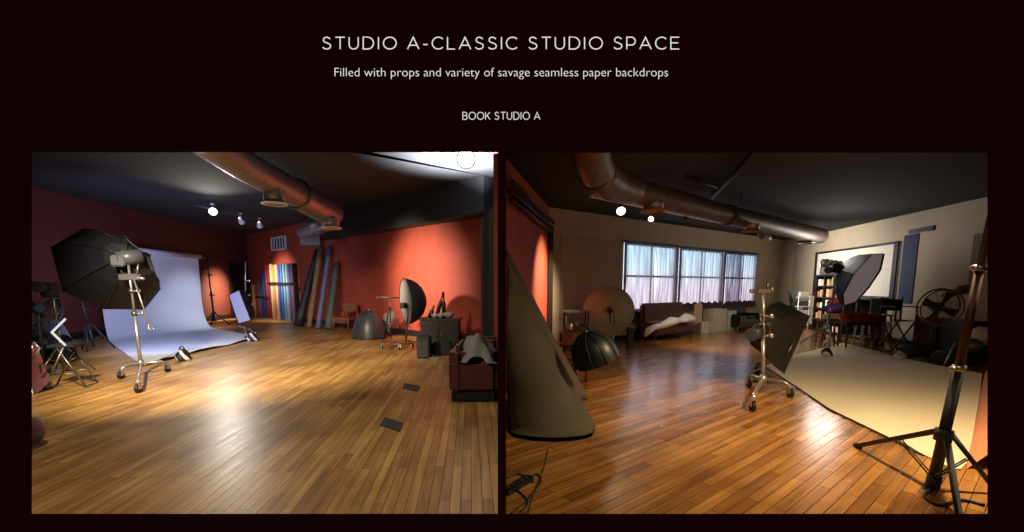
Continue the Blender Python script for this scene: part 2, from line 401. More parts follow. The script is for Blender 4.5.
nA = nrm(A0, CL, inL); nB = nrm(CL, B1, inL); nW = nrm(CW, CR1, inR); nR = nrm(CR2, R0, inR); nD = nrm(RD, CW, inR)
def baseboard(name, p, q, n, m, h=.16):
    mb = MB(); mb.prism([p, q, q+V((0, 0, h)), p+V((0, 0, h))], n*.025); return struct(name, mb, m)
baseboard('baseboard_left', A0, CL, nA, M['baseb'], .2); baseboard('baseboard_back', CL, B1, nB, M['baseb'], .18)
baseboard('baseboard_window_side', CW, CR1, nW, M['baseb'], .14); baseboard('baseboard_right', CR2, R0, nR, M['baseb'], .14)
# soffit along back wall (left room)
def onB(px, py, off=0): return PLN(px, py, CL+nB*off, nB)
def onA(px, py, off=0): return PLN(px, py, CL+nA*off, nA)
def onW(px, py, off=0): return PLN(px, py, CR1+nW*off, nW)
def onR(px, py, off=0): return PLN(px, py, CR2+nR*off, nR)
def onD(px, py, off=0): return PLN(px, py, CW+nD*off, nD)
s0 = onB(322, 240); zsof = (onB(331, 240).z+onB(490, 216).z)/2
sB = V((s0.x, s0.y, 0)); mb = MB()
B1e = B1-(B1-CL).normalized()*.1
mb.prism([sB+V((0, 0, zsof)), B1e+V((0, 0, zsof)), B1e+V((0, 0, HL)), sB+V((0, 0, HL))], nB*.5)
struct('trim_1', mb, M['ceil'], 'dark soffit above the red wall')
# door on wall A near the corner
def rect_on(fn, xl, xr, ytl, ybl, ytr, ybr, off=.0):
    p, q = fn(xl, (ytl+ybl)/2, off), fn(xr, (ytr+ybr)/2, off)
    zt = (fn(xl, ytl, off).z+fn(xr, ytr, off).z)/2; zb = (fn(xl, ybl, off).z+fn(xr, ybr, off).z)/2
    p.z = q.z = 0
    return p, q, zb, zt
p, q, zb, zt = rect_on(onA, 230.5, 246, 264, 319, 265.5, 317)
mb = MB(); u = (q-p).normalized()
mb.prism([p, q, q+V((0, 0, zt)), p+V((0, 0, zt))], nA*.05)
dr = struct('door_1', mb, mat('dark_door', (24, 20, 22), .5), 'dark door beside the corner')
mb = MB()
for c, d in ((p, -u), (q, u)): mb.prism([c+V((0, 0, 0)), c+d*.1, c+d*.1+V((0, 0, zt+.1)), c+V((0, 0, zt+.1))], nA*.07)
mb.prism([p+V((0, 0, zt)), q+V((0, 0, zt)), q+V((0, 0, zt+.1)), p+V((0, 0, zt+.1))], nA*.07)
struct('trim_2', mb, M['baseb'], 'dark door casing')
# air vent on back wall
vt = T('air_vent', 'pale louvred air vent high on the red wall above the paper rolls', 'vent', onB(279.5, 251, .02))
p, q, zb, zt = rect_on(onB, 272.5, 286.5, 237.5, 252, 236, 249, .0)
u = (q-p).normalized(); Z = V((0, 0, 1)); W_ = (q-p).length
mb = MB(); mb.prism([p+Z*zb, q+Z*zb, q+Z*zt, p+Z*zt], nB*.03); vt.part('backing', mb, M['black'])
mb = MB()
for s0_, s1_, a0_, a1_ in ((0, W_, zb, zb+.06), (0, W_, zt-.06, zt), (0, .06, zb, zt), (W_-.06, W_, zb, zt)):
    mb.prism([p+u*s0_+Z*a0_, p+u*s1_+Z*a0_, p+u*s1_+Z*a1_, p+u*s0_+Z*a1_], nB*.07)
vt.part('frame', mb, M['white'])
for i in range(1, 5):
    mb = MB(); s = W_*i/5; mb.prism([p+u*(s-.025)+Z*zb, p+u*(s+.025)+Z*zb, p+u*(s+.025)+Z*zt, p+u*(s-.025)+Z*zt], nB*.06); vt.part('slat', mb, M['white'])
# ------------------------------------------------------------ ducts
def duct(name, label, segs, mm=None):
    t = T(name, label, 'duct', segs[0][0][0])
    for i, (pts, rr, seamgap) in enumerate(segs):
        pts = [V(x) for x in pts]
        mb = MB(); P2 = []; R2 = []
        for k in range(len(pts)-1):
            L_ = (pts[k+1]-pts[k]).length; n = max(2, int(L_/.12))
            for j in range(n):
                f = j/n; P2.append(pts[k].lerp(pts[k+1], f)); rad = rr[k]+(rr[k+1]-rr[k])*f
                R2.append(rad*(1.0 if j % 2 else 1.012))
        P2.append(pts[-1]); R2.append(rr[-1])
        mb.tube(P2, R2, 24); t.part('duct_section', mb, mm or M['galv'])
    return t
def flange(t, c, axis, R, L, m=None, ring=None):
    mb = MB(); mb.lathe([(R, 0), (R, L), (R*.9, L), (R*.88, 0)], c, axis, 20); t.part('collar', mb, m or M['galv'])
    mb = MB(); mb.torus(V(c)+V(axis).normalized()*L, axis, R*1.12, R*.13); t.part('flange_ring', mb, ring or M['steel'])
d0 = P(196, 132, 6.6); d1 = P(240, 163, 7.8); d2 = P(296, 194, 10.4); d3 = P(331, 214, 12.2)
td = duct('ceiling_duct', 'wide galvanised round duct running under the dark ceiling of the red room', [([d0, d1, d2], [.27, .255, .3], 0), ([d2, d3], [.31, .33], 0)])
mb = MB(); mb.torus(d2, d3-d2, .32, .03); td.part('joint_band', mb, M['steel'])
flange(td, P(274, 190, 9.0), (0, 0, -1), .19, .26, None, M['white'])
flange(td, P(331, 219, 11.8), (0, 0, -1), .2, .22, None, M['white'])
mb = MB(); e0 = P(332, 222, 12.5); e1 = P(302, 232.5, 14.2)
mb.tube([e0, e0.lerp(e1, .5), e1], [.2, .2, .17], 18)
single('branch_duct', mb, M['galv'], 'short dull branch duct below the end of the wide duct near the vent', 'duct')
c = P(313, 244, 14.2)
mb = MB(); mb.box(P(312, 240, 14.6), (.62, .3, .35)); single('ceiling_box', mb, mat('grey_box', (92, 88, 90), .6), 'small grey box hanging below the branch duct against the red wall', 'box')
for px in (285, 324):
    pass
mb = MB(); mb.tube([P(255.8, 175, 8.6)*1, V((P(255.8, 175, 8.6).x, 8.6, HL))], .008, 6)
single('hanger_rod', mb, M['steel'], 'thin hanger rod holding the wide duct to the ceiling', 'rod')
# ------------------------------------------------------------ track lights (left)
def emitmat(n, c, s): return emis(n, c, s)
bulbc = emitmat('bulb_cool', (235, 240, 255), 14); bulbw = emitmat('bulb_warm', (255, 226, 170), 12)
def spotfix(px, py, Y, aim, label, lit, r=.075, m=None, group=None):
    c = P(px, py, Y); t = T('track_spotlight', label, 'spotlight', c, group)
    ax = (V(aim)-c).normalized()
    mb = MB(); mb.lathe([(r*.35, -r*1.9), (r*.6, -r*1.7), (r*.75, -r*.8), (r, .0), (r*1.02, .04), (r*.93, .04), (r*.85, -.0)], c-ax*.02, ax, 16); t.part('lamp_can', mb, m or M['white'])
    mb = MB(); mb.lathe([(0, 0), (r*.86, 0)], c, ax, 14); t.part('bulb_face', mb, lit)
    mb = MB(); q = c-ax*r*1.2; mb.tube([q, q+V((0, 0, .16))], .014, 8); mb.box(q+V((0, 0, .18)), (.09, .09, .05)); t.part('bracket', mb, m or M['white'])
    return c
tk0 = F(197, 206.5, 3.78); tk1 = F(270, 222.5, 3.78)
def track(p, q, label, H, m):
    t = T('track_rail', label, 'light track', p)
    mb = MB(); d = (q-p).normalized(); s = V((-d.y, d.x, 0))*.03
    mb.prism([p-s, q-s, q+s, p+s], (0, 0, .05)); t.part('rail', mb, m)
    for f in (.1, .5, .9):
        k = p.lerp(q, f); mb = MB(); mb.tube([k+V((0, 0, .05)), V((k.x, k.y, H))], .01, 6); t.part('drop_rod', mb, m)
track(tk0, tk1, 'pale lighting track above the white backdrop in the red room', HL, M['grey'])
LA = spotfix(213, 211.5, F(213, 209.5, 3.78).y, F(215, 395), 'brightest lit track spotlight above the white backdrop', bulbc, .12)
spotfix(242, 222, F(242, 216.5, 3.78).y, onB(290, 300), 'middle track spotlight with white can above the dark door', bulbw, .1)
spotfix(260, 226, F(260, 220.5, 3.78).y, onB(280, 300), 'track spotlight with white can nearest the room corner', bulbw, .1)
LB = spotfix(466, 159, 8.0, P(440, 250, 3), 'bright ceiling spotlight at the top right of the red room', bulbc, .16)
# ------------------------------------------------------------ white backdrop (left)
TOPZ = up(F(204, 326), 201, 257)
bl, brr = F(106, 339), F(204, 326)
def sweep(pl, pr, ztop, fl, fr, r, n=14, mwid=10, wav=.0):
    G = []
    def prof(b, f):
        d = (f-b); L_ = d.length; d.normalize(); pts = []
        for i in range(5): pts.append(b+V((0, 0, ztop+(r-ztop)*i/4)))
        for i in range(1, n): 
            an = math.pi/2*i/n; pts.append(b+d*r*(1-math.cos(an))+V((0, 0, r*(1-math.sin(an))+.012)))
        for i in range(9): pts.append(b+d*(r+(L_-r)*i/8)+V((0, 0, .012+(wav*math.sin(i*1.3) if 0 < i else 0))))
        return pts
    A_, B_ = prof(pl, fl), prof(pr, fr)
    return [[A_[j].lerp(B_[j], k/mwid) for k in range(mwid+1)] for j in range(len(A_))]
t = T('paper_backdrop', 'white seamless paper backdrop sweeping from its roll down onto the floor', 'backdrop', bl)
mb = MB(); fL, fR = F(143, 367), F(261, 338); fm = F(192, 354)
G = sweep(bl, brr, TOPZ, fL, fR, 1.0)
for k, p in enumerate(G[-1]):
    f = k/10; q = fL.lerp(fR, f); tgt = fL.lerp(fm, f/.45) if f < .45 else fm.lerp(fR, (f-.45)/.55); p.xy = tgt.xy; p.z = .02+.05*abs(math.sin(f*9))
mb.grid(G); t.part('paper_sheet', mb, M['paper'])
mb = MB(); mb.tube([bl+V((0, 0, TOPZ+.02))-(brr-bl).normalized()*.1, brr+V((0, 0, TOPZ+.02))+(brr-bl).normalized()*.1], .09, 14); t.part('paper_roll', mb, M['paper'])
UW = (CR1-CW).normalized(); YW = -nW; AW = math.atan2(UW.y, UW.x)
YR_ = -nR; UR = V((YR_.y, -YR_.x, 0)); AR = math.atan2(UR.y, UR.x)
def along(fn, px, off): q = fn(px, 332, off); q.z = 0; return q
def span(xl, xr, off, side):
    fn = onW if side == 'W' else onR; p, q = along(fn, xl, off), along(fn, xr, off)
    return p, q, (q-p).length, (YW if side == 'W' else YR_), (AW if side == 'W' else AR)
def lightstand(name, label, base, top, m, legr=.45, cat='light stand', hub=.5, r=.016, collars=(.45, .75), legang=0, group=None, footz=0):
    base, top = V(base), V(top); t = T(name, label, cat, base, group); d = top-base
    mb = MB(); mb.tube([base+d*.06, base+d*.5], r*1.25, 10); mb.tube([base+d*.5, top], r*.85, 10); t.part('pole', mb, m)
    for f in collars:
        mb = MB(); mb.tube([base+d*(f-.01), base+d*(f+.012)], r*2, 10); t.part('collar', mb, m)
        mb = MB(); mb.tube([base+d*f, base+d*f+V((r*4.5, 0, 0))], r*.7, 8); t.part('knob', mb, M['black'])
    h = min(hub, 1.2)
    for k in range(3):
        a_ = legang+k*2*math.pi/3; dirv = V((math.cos(a_), math.sin(a_), 0)); foot = base+dirv*legr+V((0, 0, .01)); hp = base+d*(h/d.length)
        mb = MB(); mb.tube([hp+dirv*.02, foot], r*.8, 8); t.part('leg', mb, m)
        mb = MB(); mb.tube([base+d*(h*.3/d.length), hp.lerp(foot, .5)], r*.5, 6); t.part('brace', mb, m)
    return t
sb = F(215, 325); lightstand('backdrop_stand', 'thin black stand at the right end of the white paper roll', sb, V((sb.x-.1, sb.y, up(sb, 206, 258))), M['black'], .5, 'backdrop stand', r=.03, legang=.3)
mb = MB(); p = V((sb.x-.1, sb.y, up(sb, 206, 259))); mb.tube([brr+V((0, 0, TOPZ+.02))+(brr-bl).normalized()*.1, p], .02, 8); single('crossbar', mb, M['steel'], 'short crossbar joining the paper roll to its right-hand stand', 'crossbar')
def sandbag(base, s, label, m=None, group='zebra striped sandbags'):
    t = T('zebra_sandbag', label, 'sandbag', base, group)
    mb = MB(); mb.lathe([(.01, .0), (s*.5, .01), (s*.56, s*.16), (s*.5, s*.42), (s*.36, s*.66), (s*.24, s*.84), (s*.26, s*.92), (.01, s*.9)], V(base), (.12, 0, 1), 20, sx=1, sy=.75)
    for v in mb.bm.verts: d = v.co-V(base); v.co += V((math.sin(d.z/s*7+1)*.06*s+math.sin(d.y/s*6)*.05*s, math.sin(d.x/s*8)*.05*s, 0))
    t.part('bag_body', mb, m or M['zebra'])
    mb = MB(); mb.tube([V(base)+V((s*x, 0, s*z)) for x, z in ((-.2, .75), (-.16, 1.02), (0, 1.14), (.16, 1.02), (.2, .75))], s*.045, 6); t.part('handle', mb, M['blackfab'])
sandbag(F(183, 360.5), .26, 'zebra striped sandbag on the front edge of the white paper'); sandbag(F(252.5, 341), .27, 'zebra striped sandbag at the far tip of the white paper beside the strip softbox')
# ------------------------------------------------------------ rolling chrome stand with casters
def caster(t, c, r):
    mb = MB(); mb.tube([V(c)+V((-r*.3, 0, 0)), V(c)+V((r*.3, 0, 0))], r, 16); mb.tube([V(c)+V((-r*.42, 0, 0)), V(c)+V((r*.42, 0, 0))], r*.35, 10)
    w = t.part('caster', mb, M['rubber'])
    mb = MB(); mb.prism([V(c)+V((-r*.5, -r*.6, 0)), V(c)+V((-r*.5, r*.6, 0)), V(c)+V((-r*.5, r*.3, r*1.5)), V(c)+V((-r*.5, -r*.3, r*1.5))], (r*.1, 0, 0))
    mb.prism([V(c)+V((r*.4, -r*.6, 0)), V(c)+V((r*.4, r*.6, 0)), V(c)+V((r*.4, r*.3, r*1.5)), V(c)+V((r*.4, -r*.3, r*1.5))], (r*.1, 0, 0))
    mb.box(V(c)+V((0, 0, r*1.5)), (r*1.1, r*.8, r*.2)); t.part('fork', mb, M['chrome'], w)
def rollstand(label, hubpx, casters, toppx, Y=None, rc=.06):
    hub = F(*hubpx); c0 = [F(x, y) for x, y in casters]; hz = .2
    t = T('rolling_light_stand', label, 'light stand', hub)
    top = P(toppx[0], toppx[1], hub.y); hb = V((hub.x, hub.y, hz)); d = top-hb
    mb = MB(); mb.tube([hb-d.normalized()*.05, hb+d*.5], .026, 14); t.part('lower_pole', mb, M['chrome'])
    mb = MB(); mb.tube([hb+d*.5, top], .019, 12); t.part('upper_pole', mb, M['chrome'])
    for f in (.5, .72):
        mb = MB(); mb.tube([hb+d*(f-.02), hb+d*(f+.02)], .042, 12); co = t.part('collar', mb, M['steel'])
        mb = MB(); mb.tube([hb+d*f, hb+d*f+V((.1, 0, 0))], .012, 8); mb.ball(hb+d*f+V((.12, 0, 0)), (.03, .015, .035)); t.part('knob', mb, M['chrome'], co)
    for c in c0:
        c = V((c.x, c.y, rc)); kp_ = hb.lerp(V((c.x, c.y, hz)), .75)
        mb = MB(); mb.tube([hb, kp_, V((c.x, c.y, rc*2.6))], .022, 10); t.part('leg', mb, M['chrome'])
        caster(t, c, rc)
    mb = MB(); mb.tube([hb-V((0, 0, .06)), hb+V((0, 0, .06))], .045, 14); t.part('hub', mb, M['chrome'])
    return t, top, hb
t, top, hb = rollstand('chrome rolling light stand on casters holding the big black octagonal softbox', (142, 375), ((121.5, 379), (168, 372), (139, 393)), (128, 262))
mb = MB(); k = P(129.5, 277, hb.y); mb.box(k, (.3, .08, .09)); mb.tube([k+V((.1, 0, 0)), k+V((.24, 0, -.03))], .02, 8); t.part('grip_head', mb, M['chrome'])
# thin arm with hook hanging from the head
t2 = T('boom_arm', 'thin pale arm with a hooked end hanging beside the chrome stand pole', 'boom arm', P(152, 330, hb.y-.1))
mb = MB(); mb.tube([P(134, 280, hb.y-.1), P(149, 324, hb.y-.1)], .013, 8); t2.part('rod', mb, M['chrome'])
mb = MB(); mb.tube([P(149, 324, hb.y-.1), P(148.5, 328.5, hb.y-.1), P(152, 330.5, hb.y-.1), P(154.5, 329.5, hb.y-.1), P(152, 327, hb.y-.1)], .014, 8); t2.part('hook_handle', mb, M['chrome'])
# strobe head
ts = T('studio_strobe', 'grey strobe head clamped behind the big black octagonal softbox', 'strobe light', P(128, 268, hb.y))
c = P(128, 258, hb.y); mb = MB(); mb.tube([c+V((-.11, -.1, -.02)), c+V((.11, .14, .04))], .115, 18); ts.part('housing', mb, M['grey'])
mb = MB(); mb.box(c+V((-.07, -.12, -.05)), (.2, .08, .18), bev=.02); ts.part('control_panel', mb, mat('pale_panel', (100, 102, 112), .4))
mb = MB(); mb.tube([c+V((-.16, 0, -.1)), c+V((-.12, 0, -.26)), c+V((.12, 0, -.26)), c+V((.16, 0, -.1))], .018, 8); ts.part('yoke', mb, M['steel'])
# ------------------------------------------------------------ softbox builder
def softbox(name, label, rim_px, C, n, apex, fab, face, lip=.06, bulge=.0, ribs=True, cat='softbox', flipface=False):
    n = V(n).normalized(); C = V(C)
    rim = [PLN(x, y, C, n) for x, y in rim_px]; cen = sum(rim, V())/len(rim); apex = V(apex)
    if (apex-cen).dot(n) > 0: n = -n
    t = T(name, label, cat, apex); N = len(rim)
    mb = MB(); G = []
    for f, bl_ in ((1, 0), (.82, .45), (.6, .75), (.35, .93), (.12, 1)):
        row = []
        for i in range(N*4):
            a_, b2 = rim[i//4], rim[(i//4+1) % N]; q = a_.lerp(b2, (i % 4)/4)
            pin = (i % 4)/4; sag = 1-.05*math.sin(math.pi*pin)*(1 if 0 < f < 1 else 0)
            v = (q-cen); dep = bl_
            row.append(cen+v*f*sag+(apex-cen)*dep)
        row.append(row[0].copy()); G.append(row)
    mb.grid(G, False); shell = t.part('fabric_shell', mb, fab)
    mb = MB(); ri = [p+n*0 for p in rim]
    G = [[p+n*0 for p in ri+[ri[0]]], [p+n*lip for p in ri+[ri[0]]]]; mb.grid(G, False); t.part('rim_lip', mb, fab)
    mb = MB(); vs = []; K = 4
    rows = []
    for k in range(K+1):
        f = .985*(1-k/K)+.001; rows.append([cen+(p-cen)*f+n*(bulge*(1-f*f)+.01) for p in ri+[ri[0]]])
    mb.grid(rows, True); t.part('diffuser', mb, face)
    if ribs:
        for p in rim:
            mb = MB(); mb.tube([cen+(p-cen)*f+(apex-cen)*bl_*1.01 for f, bl_ in ((1, 0), (.82, .47), (.6, .77), (.35, .95), (.12, 1.01))], .009, 6); t.part('rib', mb, M['black'])
    mb = MB(); mb.torus(apex, n, .1, .02); t.part('speed_ring', mb, M['steel'])
    return t, cen, n
rim = [(50.7, 247), (81.7, 229.4), (116, 236), (140, 245.5), (159.7, 288.6), (143, 309.5), (102, 309), (77, 294.5)]
rim = [(50.7, 247), (81.7, 229.4), (119, 237), (150, 259), (159.7, 288.6), (143, 309.5), (102, 309), (62, 291)]
_, oc, on = softbox('octagonal_softbox', 'huge black octagonal softbox seen from behind at the left of the red room', rim, P(105, 270, hb.y+.75), (-.35, .9, -.1), P(124, 257, hb.y+.1), M['navyfab'], M['diff'])
# strip softbox near the far tip
sbase = F(247, 334)
t, top, h2 = rollstand('small chrome stand on casters carrying the pale strip softbox', (246, 334), ((237, 332), (253, 337), (246, 339)), (245.5, 262), rc=.05)
Yb = sbase.y-.5
def boxsoft(name, label, q, nrmv, C, apex, fab, face):
    return softbox(name, label, q, C, nrmv, apex, fab, face, lip=.05, ribs=True)
boxsoft('strip_softbox', 'tilted rectangular strip softbox with a pale lavender face near the door', [(229.3, 295), (240, 290), (251.6, 320), (239, 323.8)], (-.25, -1, .1), P(240, 307, Yb), P(250, 304, Yb+.6), M['blackfab'], M['diff'])
# ------------------------------------------------------------ rack of paper rolls on wall B
Z = V((0, 0, 1))
def roll_on_B(px, yb, yt, r, m, label, off=.25, group='coloured paper rolls on the wall rack', lean=0):
    b = F(px, yb); pl = onB(px, yb, off); b = V((pl.x, pl.y, .03)); zt = onB(px, yt, off).z
    t = T('paper_roll', label, 'paper roll', b, group)
    mb = MB(); mb.tube([b, b+V((lean, 0, zt-.03))], r, 14); t.part('rolled_paper', mb, m)
    mb = MB(); mb.tube([b+V((lean, 0, zt-.04)), b+V((lean, 0, zt+.0))], r*.45, 10); t.part('core_tube', mb, M['tan'])
rolls = [((255.6), 317, 285, (196, 150, 66), 'short mustard paper roll, leftmost in the low group by the corner', .09),
 (258.6, 317, 283.5, (110, 70, 76), 'short dusty grey-pink paper roll beside the mustard one', .08), (261.2, 317, 283, (128, 84, 84), 'short rose paper roll between the grey-pink and blue rolls', .08),
 (263.8, 317.5, 273, (52, 62, 110), 'mid height navy paper roll rising behind the short rose roll', .07), (266.5, 318, 270, (44, 64, 112), 'dark blue paper roll just left of the tall rack group', .08),
 (269.8, 319, 265, (140, 40, 40), 'tall red paper roll, first of the rack group', .09), (272.3, 319, 266, (120, 38, 40), 'tall deep red paper roll beside the first cream roll', .08),
 (274.7, 319.5, 264, (208, 176, 130), 'tall cream paper roll next to the deep red roll', .09), (277.2, 320, 265, (196, 136, 78), 'tall tan paper roll between two cream rolls', .09),
 (279.8, 320, 264.5, (216, 190, 150), 'tall pale cream paper roll left of the blue rolls', .09), (282.5, 320.5, 264, (58, 78, 158), 'tall royal blue paper roll, leftmost blue in the rack', .09),
 (285, 321, 264, (80, 110, 190), 'tall mid blue paper roll beside the royal blue one', .09), (287.6, 321, 264, (110, 190, 200), 'tall turquoise paper roll in the rack', .09),
 (290.2, 321.5, 264, (190, 206, 216), 'tall ice white paper roll right of the turquoise one', .08), (292.6, 322, 263.5, (88, 120, 190), 'tall cornflower blue paper roll near the right of the rack', .08),
 (295, 322, 263.5, (170, 120, 150), 'tall mauve paper roll near the right end of the rack', .08), (297.3, 322.5, 264, (110, 30, 60), 'tall crimson paper roll at the right end of the rack', .08)]
for px, yb, yt, c, lab, r in rolls: roll_on_B(px, yb, yt, r*.85, mat('roll_'+str(int(px*10)), c, .6, var=.06), lab)
t = T('roll_rack', 'black horizontal bar rack holding the coloured paper rolls to the red wall', 'rack', onB(283, 284, .2))
for (xa, ya, xb, yb2) in ((268, 283.2, 299, 284), (256, 297, 268, 297.5)):
    p, q = onB(xa, ya, .36), onB(xb, yb2, .36); mb = MB(); u = (q-p)
    mb.prism([p-Z*.05, q-Z*.05, q+Z*.05, p+Z*.05], nB*.04); t.part('retaining_bar', mb, M['black'])
p = onB(299.3, 323, .22); mb = MB(); zt = onB(299.3, 263, .22).z; mb.prism([V((p.x, p.y, .0)), V((p.x, p.y, .0))+(B1-CL).normalized()*.08, V((p.x, p.y, zt))+(B1-CL).normalized()*.08, V((p.x, p.y, zt))], nB*.14); t.part('side_post', mb, M['dkwood'])
def leanroll(bx, by, tx, ty, r0, r1, m, label, core=True, name='leaning_roll'):
    b = F(bx, by); tp = onB(tx, ty, .16); t = T(name, label, 'paper roll', b, 'long rolls leaning on the red wall')
    b2 = V((b.x, b.y, r0*.25)); mb = MB(); n = 6
    mb.tube([b2.lerp(tp, i/n) for i in range(n+1)], [(r0+(r1-r0)*i/n)*(1+.04*math.sin(i*2.1)) for i in range(n+1)], 16); t.part('rolled_sheet', mb, m)
    if core: mb = MB(); mb.tube([tp-(tp-b2).normalized()*.05, tp+(tp-b2).normalized()*.06], r1*.5, 10); t.part('core_tube', mb, M['tan'])
leanroll(298.5, 327, 317.5, 250, .17, .1, mat('roll_black', (26, 26, 26), .6), 'thick black roll leaning steeply right of the rack')
leanroll(309, 328, 321, 247, .09, .1, mat('roll_kraft', (128, 92, 66), .6), 'long kraft brown roll leaning beside the thick black one')
leanroll(318, 329, 330, 247, .085, .085, mat('roll_slate', (96, 98, 128), .6), 'long slate blue roll leaning between the brown and green ones')
leanroll(328.5, 330, 337, 263, .13, .1, mat('roll_greygreen', (72, 82, 74), .6), 'shorter grey-green roll leaning nearest the wooden armchair')
# ------------------------------------------------------------ armchair (wood)
def armchair(base, w, label, rz=0, seatm=None, woodm=None, hs=.44, hb_=.9, dep=None, name='wooden_armchair'):
    base = V(base); dep = dep or w; t = T(name, label, 'chair', base); R = Matrix.Rotation(rz, 3, 'Z'); L = lambda x, y, z: base+R@V((x, y, z))
    wd = woodm or M['wood']; st = seatm or M['brown']
    for x in (-1, 1):
        for y, h in ((-1, hs+.2), (1, hb_)):
            mb = MB(); mb.tube([L(x*w/2, y*dep/2, 0), L(x*w/2*.98, y*dep/2*(1.05 if y > 0 else .95), h)], .025, 8); t.part('leg', mb, wd)
        mb = MB(); mb.prism([L(x*w/2-.03, -dep*.55, hs+.2), L(x*w/2+.03, -dep*.55, hs+.2), L(x*w/2+.03, dep*.5, hs+.22), L(x*w/2-.03, dep*.5, hs+.22)], (0, 0, .035)); t.part('armrest', mb, wd)
    mb = MB(); mb.box(L(0, 0, hs), (w*.98, dep*.98, .11), rz, bev=.03); t.part('seat', mb, st)
    mb = MB(); mb.box(L(0, dep*.5, (hs+hb_)/2+.1), (w*.98, .08, (hb_-hs)*.62), rz, bev=.03); t.part('backrest', mb, st)
    mb = MB(); mb.box(L(0, -dep*.46, hs-.1), (w, .03, .06), rz); mb.box(L(0, dep*.48, hs-.1), (w, .03, .06), rz); t.part('apron', mb, wd)
cb = F(346, 331); sc = cb.y/FPX
armchair(V((cb.x, cb.y, 0)), .56, 'brown leather armchair with wooden arms against the red wall', -.25, hs=.42, hb_=up(cb, 350, 304))
# dome umbrella lying (left)
def dome(name, label, c, rx, ry, h, m, ax=(0, 0, 1), ribs=10, cat='umbrella'):
    c = V(c); t = T(name, label, cat, c); prof = [(1, 0), (.985, .2), (.93, .42), (.83, .61), (.69, .77), (.5, .89), (.28, .97), (.03, 1)]
    axv = V(ax).normalized()
    mb = MB(); mb.lathe([(r*rx, q*h) for r, q in prof], c, axv, ribs*3, sy=ry/rx); t.part('canopy', mb, m)
    u = V((0, 0, 1)).cross(axv); u = u.normalized() if u.length > 1e-3 else V((1, 0, 0)); w = axv.cross(u)
    for i in range(ribs):
        an = 2*math.pi*i/ribs; d = u*math.cos(an)*rx+w*math.sin(an)*ry
        mb = MB(); mb.tube([c+d*r*1.012+axv*q*h*1.012 for r, q in prof], .006, 5); t.part('rib', mb, M['black'])
    mb = MB(); mb.tube([c+axv*h*.98, c+axv*(h*1.08)], .02, 8); t.part('tip', mb, M['steel'])
    return t
dc = F(369, 338)
dome('umbrella_softbox', 'dark grey domed umbrella softbox standing on the floor by the armchair', V((dc.x, dc.y, .02)), .47, .45, up(dc, 369, 311.5), mat('charcoal_sheen', (50, 52, 62), .42, var=.2), (0.03, 0, 1))
# tilted dark basket / folded reflector behind
b = F(388, 337); mb = MB(); Y = b.y
mb.prism([P(381, 333, Y), P(389.5, 332, Y), P(395.3, 311.5, Y+.1), P(384, 313.5, Y+.1)], (0, .04, 0)); single('folded_panel', mb, mat('dark_brown_panel', (58, 38, 34), .6), 'dark brown tapered panel leaning behind the domed umbrella', 'panel')
# black tripod behind
b = F(391, 341); lightstand('black_tripod', 'slim black tripod against the orange-lit wall behind the domed umbrella', V((b.x, b.y, 0)), V((b.x, b.y, up(b, 390.5, 298))), M['black'], .42, 'tripod', hub=.95, r=.016, legang=.2)
mb = MB(); mb.tube([P(376.5, 297, b.y), P(401, 298, b.y)], .016, 8); mb.tube([P(376.5, 297, b.y), P(378, 300.5, b.y)], .012, 6); single('boom_arm', mb, M['black'], 'thin black horizontal boom arm on top of the slim tripod', 'boom arm')
# deep parabolic softbox on stand
pb = F(406, 345); Yp = pb.y
fc = P(405.6, 301.5, Yp); axd = V((.88, .47, .05)).normalized()
t = T('parabolic_softbox', 'deep dark parabolic softbox with a pale face turned left, on a stand', 'softbox', P(412, 325, Yp))
Rr = (324.5-279)/2*Yp/FPX
mb = MB(); pr = [(1, 0), (.985, .16), (.93, .34), (.82, .55), (.64, .74), (.42, .88), (.2, .97), (.1, 1.0)]; Dp = .53
mb.lathe([(r*Rr, q*Dp) for r, q in pr], fc, axd, 32); t.part('fabric_shell', mb, M['navyfab'])
mb = MB(); mb.lathe([(Rr*.99, 0), (Rr*.8, .03), (Rr*.3, .05), (0, .05)], fc, axd, 32); t.part('diffuser', mb, mat('grey_diffuser', (96, 90, 86), .8))
mb = MB(); mb.torus(fc, axd, Rr, .015); t.part('rim_ring', mb, M['black'])
mb = MB(); cc = fc-axd*.06+V((0, 0, -.1)); mb.box(cc, (.1, .3, .14)); t.part('strobe_bracket', mb, M['black'])
st2 = lightstand('softbox_stand', 'black stand with spread wooden-brown feet under the parabolic softbox', V((pb.x, pb.y, 0)), P(408.5, 303, Yp), M['black'], .62, hub=.12, r=.015, legang=.1)
# coiled bronze base
t = T('caster_ring_base', 'low round bronze base frame with casters on the floor under the parabolic softbox', 'stand base', F(398, 348))
c = F(398, 348); mb = MB(); mb.torus(c+Z*.12, (0, 0, 1), .36, .02, sy=.8); t.part('ring', mb, M['wood'])
for i in range(4):
    an = i*math.pi/2+.3; d = V((math.cos(an)*.36, math.sin(an)*.29, 0)); mb = MB(); mb.tube([c+Z*.14, c+d+Z*.12], .018, 8); t.part('spoke', mb, M['wood']); caster(t, c+d+Z*.05, .05)
